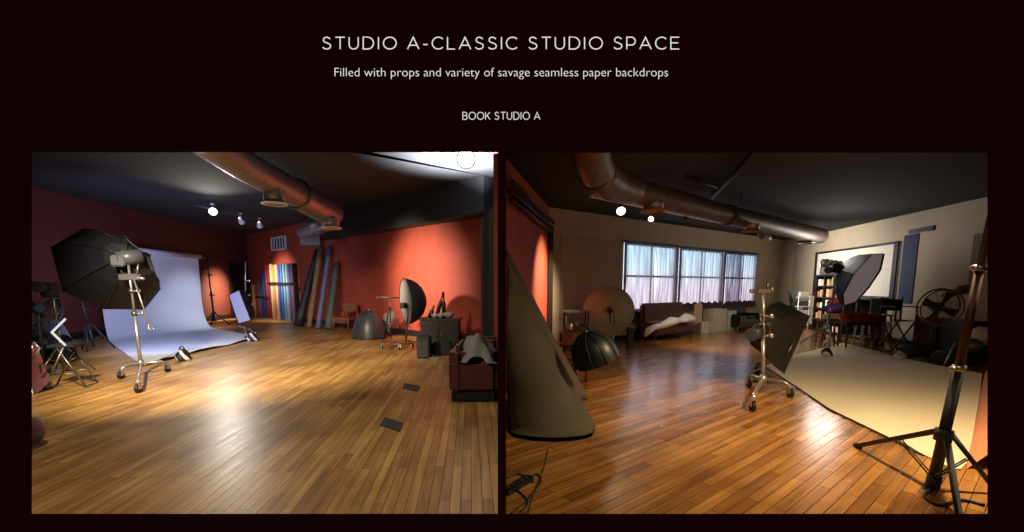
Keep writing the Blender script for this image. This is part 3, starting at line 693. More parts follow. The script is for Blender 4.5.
# cabinet
def cabinet(label, xl, xr, yb, yt, dep, m, sh=2):
    b0, b1 = F(xl, yb), P(xr, yb, F(xl, yb).y); h = up(b0, xl, yt); w = b1.x-b0.x; c = (b0+b1)/2
    t = T('low_cabinet', label, 'cabinet', V((c.x, c.y+dep/2, 0)))
    mb = MB(); cy = c.y+dep/2
    mb.box((c.x, cy, h/2+.03), (w, dep, h-.08)); t.part('carcass', mb, m)
    mb = MB(); mb.box((c.x, cy, h), (w+.08, dep+.06, .05), bev=.01); t.part('top', mb, m)
    for s in (-1, 1):
        mb = MB(); mb.box((c.x+s*w/4, c.y-.012, h*.5), (w/2-.03, .025, h*.8)); d = t.part('door', mb, mat('cabinet_door', (34, 28, 30), .35))
        mb = MB(); mb.tube([V((c.x+s*.05, c.y-.04, h*.45)), V((c.x+s*.05, c.y-.04, h*.6))], .01, 6); t.part('handle', mb, M['steel'], d)
        for y in (0, 1): mb = MB(); mb.box((c.x+s*(w/2-.04), c.y+.05+y*(dep-.1), .02), (.06, .06, .06)); t.part('foot', mb, m)
    return c, h, w, dep
c, h, w, dep = cabinet('dark low cabinet against the dim red wall with bottles on top', 421, 459, 352, 319.5, .5, M['dkwood'])
def bottle(c, h, r, m, label, lean=0, name='bottle'):
    t = T(name, label, 'bottle', c, 'bottles on the dark cabinet'); ax = V((lean, 0, 1))
    mb = MB(); mb.lathe([(.01, 0), (r, .005), (r, h*.55), (r*.4, h*.7), (r*.36, h*.95)], c, ax, 14); t.part('body', mb, m)
    mb = MB(); mb.lathe([(r*.42, h*.94), (r*.42, h), (0.001, h)], c, ax, 12); t.part('cap', mb, M['black'])
Z0 = h+.026
bottle(P(436.5, 319, c.y+.2).xy.to_3d()+Z*Z0, .62, .045, M['dkwood'], 'tall dark bottle leaning right on the cabinet', .28)
bottle(P(444, 319, c.y+.25).xy.to_3d()+Z*Z0, .58, .05, M['rubber'], 'tall upright dark bottle in the middle of the cabinet top')
bottle(P(429.5, 319, c.y+.2).xy.to_3d()+Z*Z0, .3, .05, M['dkwood'], 'short dark bottle at the left of the cabinet top', .4)
for i, (px, r, lab) in enumerate(((435, .09, 'clear glass bowl at the left of the cabinet top'), (441, .1, 'clear glass bowl in the middle of the cabinet top'), (449, .12, 'larger pale glass bowl at the right of the cabinet top'))):
    q = P(px, 320, c.y+.1); mb = MB(); mb.lathe([(.02, 0), (r*.5, .0), (r*.9, r*.5), (r, r*1.1), (r*.93, r*1.1), (r*.8, r*.5), (.01, .02)], V((q.x, q.y, Z0)), (0, 0, 1), 18); single('glass_bowl', mb, M['glass'], lab, 'bowl', 'bowls on the dark cabinet')
b = F(423, 359); t = T('guitar_amplifier', 'black square amplifier box on the floor in front of the cabinet', 'amplifier', b); hh = up(b, 423, 336.5)
mb = MB(); mb.box(b+V((0, .17, hh/2)), (.27, .3, hh), bev=.02); t.part('cabinet_body', mb, M['black']); mb = MB(); mb.box(b+V((0, .005, hh*.43)), (.22, .02, hh*.7)); t.part('speaker_grille', mb, M['tape'])
mb = MB(); mb.tube([b+V((-.08, .15, hh)), b+V((-.06, .15, hh+.03)), b+V((.06, .15, hh+.03)), b+V((.08, .15, hh))], .012, 6); t.part('handle', mb, M['rubber'])
b = F(441, 356); mb = MB(); mb.box(b+V((0, .2, .14)), (.42, .3, .28), bev=.03); single('equipment_case', mb, M['blackfab'], 'low black equipment case on the floor right of the amplifier', 'case')
mb = MB(); b = F(434, 358.5); mb.box(b+V((0, 0, .012)), (.22, .12, .024), .2, bev=.004); single('paper_sheet', mb, mat('dull_paper', (120, 116, 118), .8), 'small pale paper lying on the floor before the equipment case', 'paper')
# red sofa (left room, right edge)
sf = F(449, 403); Ys = sf.y; xr = kp*Ys-.07
mb_w = xr-sf.x; t = T('red_sofa', 'dark red sofa arm and seat at the right edge of the red room', 'sofa', V((sf.x+mb_w/2, Ys+.4, 0)))
ht = up(sf, 452, 347)
mb = MB(); mb.box((sf.x+mb_w/2, Ys+.4, .34), (mb_w, .8, .42), bev=.05); t.part('seat_base', mb, M['maroon'])
mb = MB(); mb.box((sf.x+.11, Ys+.4, ht/2+.04), (.22, .84, ht-.06), bev=.09); t.part('armrest', mb, M['maroon'])
mb = MB(); mb.box((sf.x+mb_w/2+.04, Ys+.78, ht/2+.12), (mb_w-.1, .16, ht-.14), bev=.05); t.part('backrest', mb, M['maroon'])
mb = MB(); mb.box((sf.x+mb_w/2, Ys+.4, .08), (mb_w-.06, .74, .12)); t.part('plinth', mb, M['rubber'])
def clothpile(c, sx, sy, sz, label, m, seed=1, name='crumpled_cloth', cat='cloth'):
    rnd = random.Random(seed); mb = MB(); G = []; n = 16
    for i in range(n+1):
        row = []
        for j in range(n+1):
            u, v = i/n*2-1, j/n*2-1; r = min(1, math.hypot(u, v)/1.1)
            z = sz*(math.cos(r*math.pi/2)**.6 if r < 1 else 0)*(1+.14*math.sin(3*u+4*v+seed)+.09*math.sin(7*u-3*v)+.03*rnd.uniform(-1, 1))
            row.append(V(c)+V((u*sx*(1+.1*math.sin(v*5)), v*sy*(1+.1*math.sin(u*6+seed)), max(0.0, z)+.01)))
        G.append(row)
    mb.grid(G); return single(name, mb, m, label, cat)
clothpile((sf.x+.36, Ys+.32, .52), .23, .36, ht-.42, 'crumpled pale grey cloth heaped on the red sofa seat', mat('pale_grey_cloth', (140, 134, 140), .85, var=.12, bump=.4, scale=8), 3)
# black drape at right of left room
mb = MB(); G = []
p0, p1 = P(481, 300, 8.8), P(497, 300, 7.2); p0.z = p1.z = 0
for j in range(9):
    G.append([p0.lerp(p1, i/24)+V((.03*math.sin(i*1.4), .03*math.cos(i*1.9), .05+j/8*(up(p0, 486, 219)-.05))) for i in range(25)])
mb.grid(G); single('black_drape', mb, M['drape'], 'black hanging drape at the right edge of the red room', 'curtain')
# floor plates
for (q, lab) in (([(385, 417.3), (403.5, 423.5), (400, 432.3), (379.7, 425.8)], 'nearer dark floor plate screwed over the boards'), ([(404.5, 383.3), (420.3, 386.3), (418, 392), (402.4, 388.5)], 'farther dark floor plate screwed over the boards')):
    mb = MB(); mb.prism([F(x, y) for x, y in q], (0, 0, .006)); single('floor_plate', mb, M['tape'], lab, 'floor plate', 'dark floor plates')
# ------------------------------------------------------------ left-edge clutter
def foldstool(base, w, h, label, m, rz=0, name='folding_stool'):
    base = V(base); t = T(name, label, 'stool', base); R = Matrix.Rotation(rz, 3, 'Z'); L = lambda x, y, z: base+R@V((x, y, z))
    for y in (-1, 1):
        for s in (-1, 1):
            mb = MB(); mb.tube([L(s*w*.62, y*w*.42, 0.01), L(-s*w*.4*.3, y*w*.4, h)], .013, 8); t.part('leg', mb, m)
        mb = MB(); mb.tube([L(-w*.42, y*w*.42, h*.35), L(w*.42, y*w*.42, h*.35)], .009, 6); t.part('stretcher', mb, m)
    for s in (-1, 1): mb = MB(); mb.tube([L(s*w*.6, -w*.42, .02), L(s*w*.6, w*.42, .02)], .011, 6); t.part('foot_bar', mb, m)
    mb = MB(); mb.box(L(0, 0, h), (w*.8, w*.9, .05), rz, bev=.015); t.part('seat', mb, M['blackfab'])
fb = F(65, 388); foldstool(V((fb.x, fb.y+.1, 0)), .4, up(fb, 68, 346), 'black folding stool with crossed metal legs in the dark left corner', M['steel'], .35)
b = F(84, 372)
def stand_px(name, label, bx, by, tx, ty, m, **k):
    b = F(bx, by); lightstand(name, label, b, P(tx, ty, b.y), m, **k); return b
stand_px('light_stand', 'slim pale light stand rising in front of the dark left wall', 64, 372, 52, 288, M['steel'], legr=.42, r=.016, legang=.5)
b = F(95, 348); stand_px('light_stand', 'black light stand with tripod feet under the big octagonal softbox', 95, 350, 80, 295, M['black'], legr=.36, hub=.7, r=.02, legang=.9)
q = P(50, 290, F(64, 372).y); mb = MB(); mb.box(q, (.22, .18, .26), bev=.03); mb.tube([q+V((0, -.08, .05)), q+V((0.02, -.24, .06))], .09, 12); single('stand_head', mb, M['blackfab'], 'black lamp head on top of the slim pale light stand', 'lamp head')
def fan(label, c, R, base, axis, m, dark, name='floor_fan', motor=True):
    t = T(name, label, 'fan', base); axis = V(axis).normalized(); c = V(c)
    for k, o_ in enumerate((-.5, .5)):
        mb = MB(); mb.torus(c+axis*o_*R*.35, axis, R, R*.045); t.part('cage_ring', mb, m)
        u = Z.cross(axis).normalized(); w = axis.cross(u); mb = MB()
        for i in range(18):
            an = 2*math.pi*i/18; d = u*math.cos(an)+w*math.sin(an); mb.tube([c+axis*o_*R*.45, c+axis*o_*R*.35+d*R], R*.012, 4)
        for rr in (.35, .65): mb.torus(c+axis*o_*R*.38, axis, R*rr, R*.012, 24, 4)
        t.part('cage_wire', mb, m)
    for i in range(4):
        an = 2*math.pi*i/4+.4; d = u*math.cos(an)+w*math.sin(an); e_ = axis.cross(d)
        mb = MB(); mb.grid([[c+d*R*f+e_*R*g+axis*R*g*.35 for g in (-.22*f-.05, 0, .22*f+.05)] for f in (.12, .4, .7, .86)]); t.part('blade', mb, dark)
    mb = MB(); mb.tube([c-axis*R*.15, c+axis*R*.2], R*.17, 14); t.part('hub', mb, dark)
    if motor:
        mb = MB(); mb.tube([c+axis*R*.2, c+axis*R*.75], [R*.26, R*.2], 16); t.part('motor_housing', mb, m)
    mb = MB(); mb.tube([c+axis*R*.3-Z*R*.2, V((base[0], base[1], .04))], R*.055, 10); t.part('pole', mb, dark)
    mb = MB(); mb.lathe([(.01, .05), (R*.5, .04), (R*.62, .0)], base, (0, 0, 1), 24); t.part('base', mb, dark)
b = F(34, 372); c = P(35, 309, b.y); fan('dark blue round floor fan cut by the left edge of the red room', c, .34, V((c.x+.02, c.y, 0)), (.85, -.5, .1), mat('dark_blue_metal', (40, 50, 84), .4, .4), M['black'])
b = F(50, 362); clothpile(V((b.x, b.y, .38)), .36, .3, .42, 'pale blue-grey bundled cloth in the dark left corner', mat('blue_grey_cloth', (84, 92, 118), .85, bump=.3), 5)
mb = MB(); mb.box(V((b.x, b.y, .19)), (.7, .5, .38), bev=.03); single('travel_chest', mb, M['blackfab'], 'black travel chest under the bundled cloth in the left corner', 'chest')
# red draped chair at left edge
b = F(36, 392); t = T('red_chair', 'dark red sling chair with pale metal legs cut by the left edge', 'chair', b); Y = b.y
mb = MB(); mb.grid([[P(24+i*2, 338+i*1, Y-.1+.2*i/6) if j == 0 else P(26+i*4.2, 366+i*2.4, Y+.1*j) if j == 1 else P(22+i*2.6, 392+i*.2, Y-.1) for i in range(7)] for j in range(3)]); t.part('sling', mb, M['maroon'])
for (x0, y0, x1, y1) in ((32, 345, 33, 352), (40, 348, 34, 358), (30, 384, 37, 408), (34, 342, 40, 349)):
    mb = MB(); mb.tube([P(x0, y0, Y-.2), P(x1, y1, Y-.2)], .012, 6); t.part('frame_tube', mb, M['chrome'])
for i in (0,):
    mb = MB(); mb.ball(F(17, 452)+V((0, 0, .16)), (.17, .24, .15), 16, None, .1); single('red_cushion', mb, M['maroon'], 'dark red fabric bulge at the lower left edge of the red room', 'cushion')
# ================================================================ RIGHT ROOM
# windows + curtains
wins = [(623, 673.5, 241, 312, 247.5, 309), (678, 719.5, 247.5, 308, 251.5, 305.5), (722.5, 753.5, 251.5, 306, 254.5, 303.5)]
curt = sheer('sheer_curtain', (158, 146, 156), .36); curt2 = sheer('plum_sheer_curtain', (92, 72, 98), .2)
cl = [('sheer pale curtain, left half of the first window', 'sheer pale curtain, right half of the first window pulled aside'), ('sheer pale curtain, left half of the middle window', 'sheer pale curtain, right half of the middle window'), ('darker plum sheer curtain, left half of the third window', 'sheer pale curtain, right half of the third window')]
for i, (xl, xr_, a1, b1, a2, b2) in enumerate(wins):
    p, q, zb, zt = rect_on(onW, xl, xr_, a1, b1, a2, b2, 0)
    u = (q-p).normalized(); L_ = (q-p).length
    R_ = lambda mb, s0, s1, z0, z1, o0, o1: mb.prism([p+u*s0+Z*z0+nW*o0, p+u*s1+Z*z0+nW*o0, p+u*s1+Z*z1+nW*o0, p+u*s0+Z*z1+nW*o0], nW*(o1-o0))
    mb = MB(); R_(mb, 0, L_, zb, zt, .0, .02); wn = struct('window_%d' % (i+1), mb, sky_pane('daylight_pane', zb, zt, 3.0), 'bright daylight window pane')
    mb = MB(); fw = .07
    for s in ((0, L_, zb, zb+fw), (0, L_, zt-fw, zt), (0, fw, zb, zt), (L_-fw, L_, zb, zt)): R_(mb, *s, 0, .06)
    R_(mb, L_/2-.03, L_/2+.03, zb, zt, 0, .05); R_(mb, 0, L_, zb+(zt-zb)*.52-.03, zb+(zt-zb)*.52+.03, 0, .05)
    link('window_frame', mb, mat('window_frame', (150, 144, 156), .6), None).update_tag()
    fr = bpy.data.objects[-1] if False else None
    mb = MB(); R_(mb, -.08, L_+.08, zb-.06, zb, 0, .14); s_ = struct('trim_%d' % (3+i*2), mb, M['baseb'], 'dark sill')
    mb = MB(); R_(mb, -.06, L_+.06, zt, zt+.05, 0, .1); struct('trim_%d' % (4+i*2), mb, M['baseb'])
    for k in (0, 1):
        s0, s1 = (0.0-.04, L_*.53) if k == 0 else (L_*.5, L_+.05); n = 60; G = []
        zlow = zb-(.02 if i else (.22, .02)[k]); rows = 10
        for j in range(rows+1):
            f = j/rows; row = []
            for m_ in range(n+1):
                s = s0+(s1-s0)*m_/n
                if i == 0 and k == 0: s = s+f*f*.10
                if i == 0 and k == 1: s = L_*.5+.0+(s-L_*.5)*(1-.0*f)+.25*math.sin(math.pi*f)*(1-m_/n)*.6
                o = .11+.022*math.sin(m_*.8+f*1.3)+.008*math.sin(m_*1.9+1)
                row.append(p+u*s+nW*o+Z*(zt-.02-(zt-zlow)*f+.03*math.sin(m_*.35+i)*f))
            G.append(row)
        mb = MB(); mb.grid(G); ct = T('sheer_curtain', cl[i][k], 'curtain', p+u*((s0+s1)/2)+Z*zb+nW*.1, 'sheer curtains on the three windows')
        ct.part('panel', mb, curt2 if (i == 2 and k == 0) else curt)
        mb = MB(); mb.tube([p+u*s0+nW*.11+Z*(zt-.01), p+u*s1+nW*.11+Z*(zt-.01)], .015, 8); ct.part('rod', mb, M['black'])
        mb = MB(); mb.grid([[q_+nW*.004 for q_ in G[-2]], [q_+nW*.004-Z*.05 for q_ in G[-1]]]); ct.part('hem', mb, mat('plum_hem', (70, 40, 66), .8))
for o in bpy.data.objects:
    if o.name.startswith('window_frame'): o['kind'] = 'structure'
# red wall trim
mb = MB(); p, q = onD(507, 192, .0), onD(548, 228, .0)
zb_ = (p.z+q.z)/2
q2 = V((CW.x, CW.y, 0))+(RD-CW).normalized()*.02; p2 = V((RD.x, RD.y, 0))+(CW-RD).normalized()*.15
for dz, o in ((0, .1), (.13, .07), (.24, .12)):
    mb.tube([p2+nD*o+Z*(zb_-.12+dz), q2+nD*o+Z*(zb_-.12+dz)], .035, 10)
single('wall_pipes', mb, M['dkwood'], 'row of three dark pipes fixed along the top of the red wall', 'pipes')
mb = MB(); c = q2+nD*.05; mb.prism([c-V((.05, 0, 0)), c+V((.06, 0, 0)), c+V((.06, 0, zb_)), c+V((-.05, 0, zb_))], V((0, -.1, 0))); struct('trim_9', mb, M['baseb'], 'dark upright trim in the corner of the red wall')
mb = MB(); p, q, zb, zt = rect_on(onW, 560, 619, 236, 340, 240, 338, 0); mb.prism([p+Z*.0, q+Z*.0, q+Z*zt, p+Z*zt], nW*.012); struct('trim_10', mb, mat('beige_panel', (150, 128, 108), .85, var=.05), 'slightly warmer beige wall panel left of the windows')
# ducts right
g0, g1, g2, g3 = P(586, 120, 4.3), P(590, 152, 4.9), P(597, 172, 5.5), P(612, 184, 6.1)
g4, g5, g6 = P(632, 190, 6.6), P(728, 215, 8.8), P(820, 236, 12.3)
zz = 2.86
for g in (g3, g4, g5, g6): pass
ductw = None
dR = duct('ceiling_duct', 'wide galvanised round duct bending across the ceiling of the window room', [([g0, g1, g2], [.2, .2, .2], 0), ([g2, g3, g4], [.205, .21, .2], 0), ([g4, g5], [.175, .17], 0), ([g5, g6], [.175, .2], 0)], mat('duct_warm', (110, 98, 88), .5, .7, .25, 8, bump=.06))
for c_, d_ in ((g2, g3-g2), (g5, g6-g5)): mb = MB(); mb.torus(c_, d_, .2 if c_ == g2 else .18, .018); dR.part('joint_band', mb, M['steel'])
flange(dR, P(653, 203, 6.95), (0, 0, -1), .15, .12, None, M['tan']); flange(dR, P(752, 224, 9.2), (0, 0, -1), .14, .14, None, M['tan']); flange(dR, P(806, 236, 11.8), (0, 0, -1), .17, .17)
# ceiling pipes
for (x0, y0, x1, y1, lab) in ((686, 177, 722, 189, 'short dark pipe on the ceiling of the window room'), (760, 146, 712, 198, 'long dark pipe crossing the ceiling of the window room')):
    p, q = F(x0, y0, HR-.06), F(x1, y1, HR-.06); mb = MB(); mb.tube([p, q], .035, 8); mb.tube([p.lerp(q, .3), p.lerp(q, .3)+Z*.06], .015, 6); single('ceiling_pipe', mb, M['black'], lab, 'pipe')
for px, py, Y in ((741, 200, 9.3), (710, 190, 8.3)):
    q = P(px, py, Y); mb = MB(); mb.tube([V((q.x, q.y, q.z-.15)), V((q.x, q.y, HR))], .007, 6); single('hanger_rod', mb, M['steel'], 'thin rod hanging the duct from the ceiling, %s' % ('right of the first collar' if px < 720 else 'near the second collar'), 'rod')
trk0, trk1 = P(590, 197, 7.0), P(744, 226, 11.6); zt_ = (trk0.z+trk1.z)/2; trk0.z = trk1.z = zt_
trk0 = F(590, 197, 2.92); trk1 = F(744, 228, 2.92)
track(trk0, trk1, 'pale lighting track under the duct in the window room', HR, M['white'])
def onTrack(px):
    f = (px-590)/154; 
    # find param whose projection is px
    best = min((abs(512+FPX*(trk0.lerp(trk1, k/200)).x/((trk0.lerp(trk1, k/200)).y*CT-(trk0.lerp(trk1, k/200).z-1.5)*ST)-px), k/200) for k in range(201))
    return trk0.lerp(trk1, best[1])
q = onTrack(621); LR = spotfix(621, 211, q.y, F(640, 470), 'brightest lit track spotlight left of the windows', bulbw, .085, M['steel'])
q = onTrack(652); spotfix(651, 219, q.y, F(640, 500), 'lit track spotlight inside the duct collar ring above the first window', bulbw, .055, M['steel'])
q = onTrack(688); spotfix(687, 221, q.y, F(800, 400), 'unlit metal track spotlight above the middle window', M['steel'], .065, M['steel'])
spotfix(768, 238, 11.9, onR(860, 280), 'small metal spotlight pointing left by the second duct collar', M['steel'], .09, M['chrome'])
spotfix(762, 236, 11.8, F(900, 400), 'small metal spotlight pointing down by the second duct collar', M['steel'], .09, M['chrome'])
# sofas & boxes under windows
def sofa(label, xl, xr_, off, yt, yseat, dep, m, legm, name='sofa', arms=True):
    b0, b1, w, yd, ang = span(xl, xr_, off+dep, 'W'); h = up(b0, xl, yt); hs = up(b0, xl, yseat); c = (b0+b1)/2+yd*dep/2; t = T(name, label, 'sofa', c)
    mb = MB(); mb.box(c+Z*(hs-.14), (w, dep, .24), bev=.04); t.part('seat_base', mb, m)
    mb = MB(); mb.box(c+V((0, dep/2-.1, h/2+.06)), (w, .18, h-.12), bev=.05); t.part('backrest', mb, m)
    for s in (-1, 1):
        if arms: mb = MB(); mb.box(c+V((s*(w/2-.07), 0, hs*.72+.1)), (.15, dep, hs*.95), bev=.05); t.part('armrest', mb, m)
        mb = MB(); mb.box(c+V((s*w/4, -.03, hs+.02)), (w/2-.1, dep*.75, .12), bev=.04); t.part('seat_cushion', mb, m)
        for y in (-1, 1): mb = MB(); mb.tube([c+V((s*(w/2-.08), y*(dep/2-.08), 0)), c+V((s*(w/2-.08), y*(dep/2-.08), hs-.2))], .025, 8); t.part('leg', mb, legm)
    t.o.rotation_euler.z = ang
    return c, w, h, hs
c, w, h, hs = sofa('maroon velvet sofa under the first window', 656, 696, .2, 304, 326, .6, M['maroon'], M['wood'], arms=False)
mb = MB(); pts = []; rr = []
for (px, py, r_) in ((645, 335, .05), (649, 331, .09), (654, 328, .1), (660, 326, .09), (666, 323, .12), (672, 320.5, .15), (676, 320, .11), (679, 322, .06), (682, 320, .12), (686, 317.5, .16), (690, 318.5, .14), (694, 322, .07)):
    q = along(onW, px, .93); q.z = max(up(q, px, py), .08); pts.append(q); rr.append(r_)
mb.tube(pts, rr, 16, flat=.8)
for v in mb.bm.verts: v.co += V((.02*math.sin(v.co.x*21), 0, .025*math.sin(v.co.x*17+v.co.y*23)))
single('white_throw', mb, M['cloth'], 'rumpled white throw draped along the maroon sofa seat', 'blanket')
cm_ = mat('pillow_linen', (176, 158, 140), .85)
q = along(onW, 697, .75); mb = MB(); mb.box(V((q.x, q.y, up(q, 697, 313))), (.3, .14, .62), 0, Matrix.Rotation(AW, 3, 'Z'), .05); single('cream_pillow', mb, cm_, 'upright cream pillow at the right end of the maroon sofa', 'pillow')
def crate(xl, xr_, yb, yt, dep, m, label, name='white_cube', grp='white wooden cubes under the windows', cat='box'):
    if isinstance(yb, str):
        side, off = yb[0], float(yb[1:]); b0, b1, w, yd, ang = span(xl, xr_, off+dep, side); c = (b0+b1)/2+yd*dep/2
    else: b0 = F(xl, yb); b1 = P(xr_, yb, b0.y); w = b1.x-b0.x; ang = 0; c = V(((b0.x+b1.x)/2, b0.y+dep/2, 0))
    h = up(b0, xl, yt); mb = MB(); mb.box(c+Z*h/2, (w, dep, h), ang, bev=.012); single(name, mb, m, label, cat, grp)
cm = mat('off_white_cube', (196, 186, 170), .7)
crate(701, 709.5, 'W.15', 322, .3, cm, 'short white cube right of the maroon sofa'); crate(713.5, 726, 'W.12', 309.5, .4, cm, 'tallest white cube in the row below the windows'); crate(727, 735.5, 'W.12', 311.5, .4, cm, 'medium white cube touching the black couch side')
crate(703, 709, 346.5-8, 330.5, .15, cm, 'tiny pale block on the floor in front of the short cube') if False else None
sofa('black leather couch right of the white cubes', 738.5, 760, .1, 308.5, 320, .7, M['leather'], M['chrome'], 'leather_couch')
# big round reflector on stand
rb = F(613, 350); Y = rb.y; t = T('round_reflector', 'large round beige reflector disc on a stand left of the windows', 'reflector', P(609, 335, Y))
c = P(609, 310.5, Y); R1 = 24.5*Y/FPX; n_ = V((.12, -1, .08)).normalized()
mb = MB(); mb.lathe([(0, -.03), (R1*.5, -.022), (R1*.97, 0), (R1, .0), (R1, .02), (0, .02)], c, n_, 40, sx=1.07, sy=.98); t.part('disc', mb, M['reflector'])
mb = MB(); mb.torus(c, n_, R1, .012, 40, sx=1.07, sy=.98); t.part('rim', mb, M['tan'])
mb = MB(); k = c+V((0, -.12, 0)); mb.tube([k+V((.03, 0, 0)), k+V((-.06, -.16, .06))], .06, 12); mb.tube([k+V((0, 0, -.02)), k+V((.03, .06, -.3))], .012, 6); t.part('lamp_bracket', mb, M['black'])
lightstand('reflector_stand', 'grey stand with flat feet under the round beige reflector', rb, V((rb.x, rb.y-.05, c.z-.05)), M['steel'], .48, hub=.1, r=.016, legang=.0)
# stuff behind it: table, keyboard
b = F(577, 354); t = T('dark_table', 'dark narrow table with pale edge beside the red wall corner', 'table', b); h = up(b, 577, 312)
w = 26*b.y/FPX
mb = MB(); mb.box(b+V((0, .25, h)), (w, .45, .04)); t.part('tabletop', mb, M['grey'])
for x in (-1, 1):
    for y in (0, .4): mb = MB(); mb.tube([b+V((x*(w/2-.04), .07+y, 0)), b+V((x*(w/2-.04), .07+y, h))], .02, 8); t.part('leg', mb, M['black'])
mb = MB(); mb.box(b+V((0, .25, h*.55)), (w-.06, .4, .03)); t.part('shelf', mb, M['dkwood'])
for i, (dx, col, lab) in enumerate(((-.12, 'white', 'small pale bottle on the shelf of the dark narrow table'), (.0, 'cream', 'small cream jar on the shelf of the dark narrow table'), (.1, 'grey', 'small grey jar on the shelf of the dark narrow table'))):
    mb = MB(); mb.lathe([(.01, 0), (.035, 0), (.035, .1), (.02, .12), (.02, .14), (.001, .14)], b+V((dx, .12, h*.55+.016)), (0, 0, 1), 12); single('jar', mb, M[col], lab, 'jar', 'jars on the dark table')
crate(572, 588, 353.5, 325, .3, M['dkwood'], 'dark wooden crate on the floor under the narrow table', 'dark_crate', None)
# upright black case next to reflector
crate(628, 633.5, 349, 327, .2, M['black'], 'slim black upright speaker box right of the reflector stand', 'speaker_box', None, 'speaker'); crate(638, 646, 'W.1', 331, .2, M['blackfab'], 'small black box by the skirting below the first window', 'black_box', None)
mb = MB(); 
# wooden chair with black dome
cb = F(570, 384); armchair(V((cb.x-.02, cb.y+.1, 0)), .44, 'brown wooden armchair under the black domed softbox by the red wall', -.5, hs=.36, hb_=.75)
dc = F(590, 372); q = P(594, 356, dc.y-.15)
dome('umbrella_softbox', 'black domed umbrella softbox resting on the wooden chair by the red wall', P(597, 360.5, 4.9+.0*dc.y), .27, .25, .34, mat('black_sheen', (34, 38, 46), .4, var=.2), (-.42, -.1, 1))
# big leaning rolls on left
def clampx(mb, k=-.0125):
    for v in mb.bm.verts:
        lim = k*v.co.y+.006
        if v.co.x < lim: v.co.x = lim
def cone_roll(label, secs, m, Y0, lean):
    # secs: (row at the base depth, right px, visible width px) ; horizontal sections from floor up
    b = F((secs[0][1]-secs[0][2]/2), secs[0][0]); t = T('leaning_backdrop_roll', label, 'paper roll', V((b.x, b.y, 0)), 'large rolls leaning at the left of the window room')
    mb = MB(); rings = []; NN = 28; fine = []
    for k in range(len(secs)-1):
        for j in range(5):
            g = j/5; fine.append(tuple(secs[k][q]*(1-g)+secs[k+1][q]*g for q in range(3)))
    fine.append(secs[-1])
    for k, (py, xr_, wpx) in enumerate(fine):
        f = k/(len(fine)-1); Y = b.y+lean*f; q = P(xr_, py, Y); r = wpx/2*Y/FPX; z = max(.012, q.z) if k else .012
        cx = q.x-r
        rings.append([mb.bm.verts.new(V((cx+r*math.cos(a_)*(1+.035*math.sin(7*a_+2*f)+.02*math.sin(12*a_)), Y+.62*r*math.sin(a_), z))) for a_ in [2*math.pi*i/NN for i in range(NN)]])
    for a_, b2 in zip(rings, rings[1:]):
        for i in range(NN): mb.face([a_[i], a_[(i+1) % NN], b2[(i+1) % NN], b2[i]], True)
    mb.face(rings[0][::-1]); mb.face(rings[-1]); clampx(mb); t.part('rolled_sheet', mb, m)
    mb = MB()                      # loose outer wrap edge running up the roll
    G = []
    for k in range(0, len(rings)):
        pass
    return t
cone_roll('widest taupe roll leaning at the left edge of the window room', [(433, 594, 88), (426, 595, 90), (400, 581, 84), (332, 545, 74), (262, 506.5, 60), (230, 492, 54)], M['carpet'], 0, .9)
cone_roll('slimmer taupe roll leaning behind the widest one', [(398, 589, 44), (360, 567, 42), (332, 551, 40), (290, 529, 38), (250, 507, 34)], mat('taupe_roll_light', (88, 76, 60), .75, var=.1, scale=3), 0, .7)
# power strip + cables
t = T('power_strip', 'black power strip with coiled cable on the floor at the lower left', 'power strip', F(517, 487)); a0, a1 = F(505, 495), F(530, 480)
u = (a1-a0).normalized(); s = V((-u.y, u.x, 0))*.032
mb = MB(); mb.prism([a0-s, a1-s, a1+s, a0+s], (0, 0, .04)); t.part('housing', mb, M['rubber'])
for i in range(5): k = a0.lerp(a1, .15+.17*i); mb = MB(); mb.tube([k+Z*.038, k+Z*.044], .015, 12); t.part('socket', mb, M['steel'])
def cable(pts, label, r=.006, m=None):
    P_ = [F(x, y, r) for x, y in pts]; out = []
    for i in range(len(P_)-1):
        p0, p1, p2, p3 = P_[max(i-1, 0)], P_[i], P_[i+1], P_[min(i+2, len(P_)-1)]
        for k in range(6):
            tt_ = k/6; out.append(.5*(2*p1+(p2-p0)*tt_+(2*p0-5*p1+4*p2-p3)*tt_*tt_+(3*p1-p0-3*p2+p3)*tt_**3))
    out.append(P_[-1]); mb = MB(); mb.tube(out, r, 6); single('power_cable', mb, m or M['rubber'], label, 'cable', 'cables at the lower left of the window room')
cable([(529, 481), (536, 474), (541, 480), (534, 492), (522, 505), (510, 514)], 'cable looping from the right end of the power strip')
cable([(507, 478), (518, 474), (528, 478), (533, 482)], 'short cable arching above the power strip'); cable([(516, 489), (524, 496), (528, 503), (520, 512)], 'cable curling below the power strip')
cable([(548, 450), (543, 470), (534, 492), (528, 514)], 'thin reddish cable crossing the boards by the power strip', .004, M['rubred'])
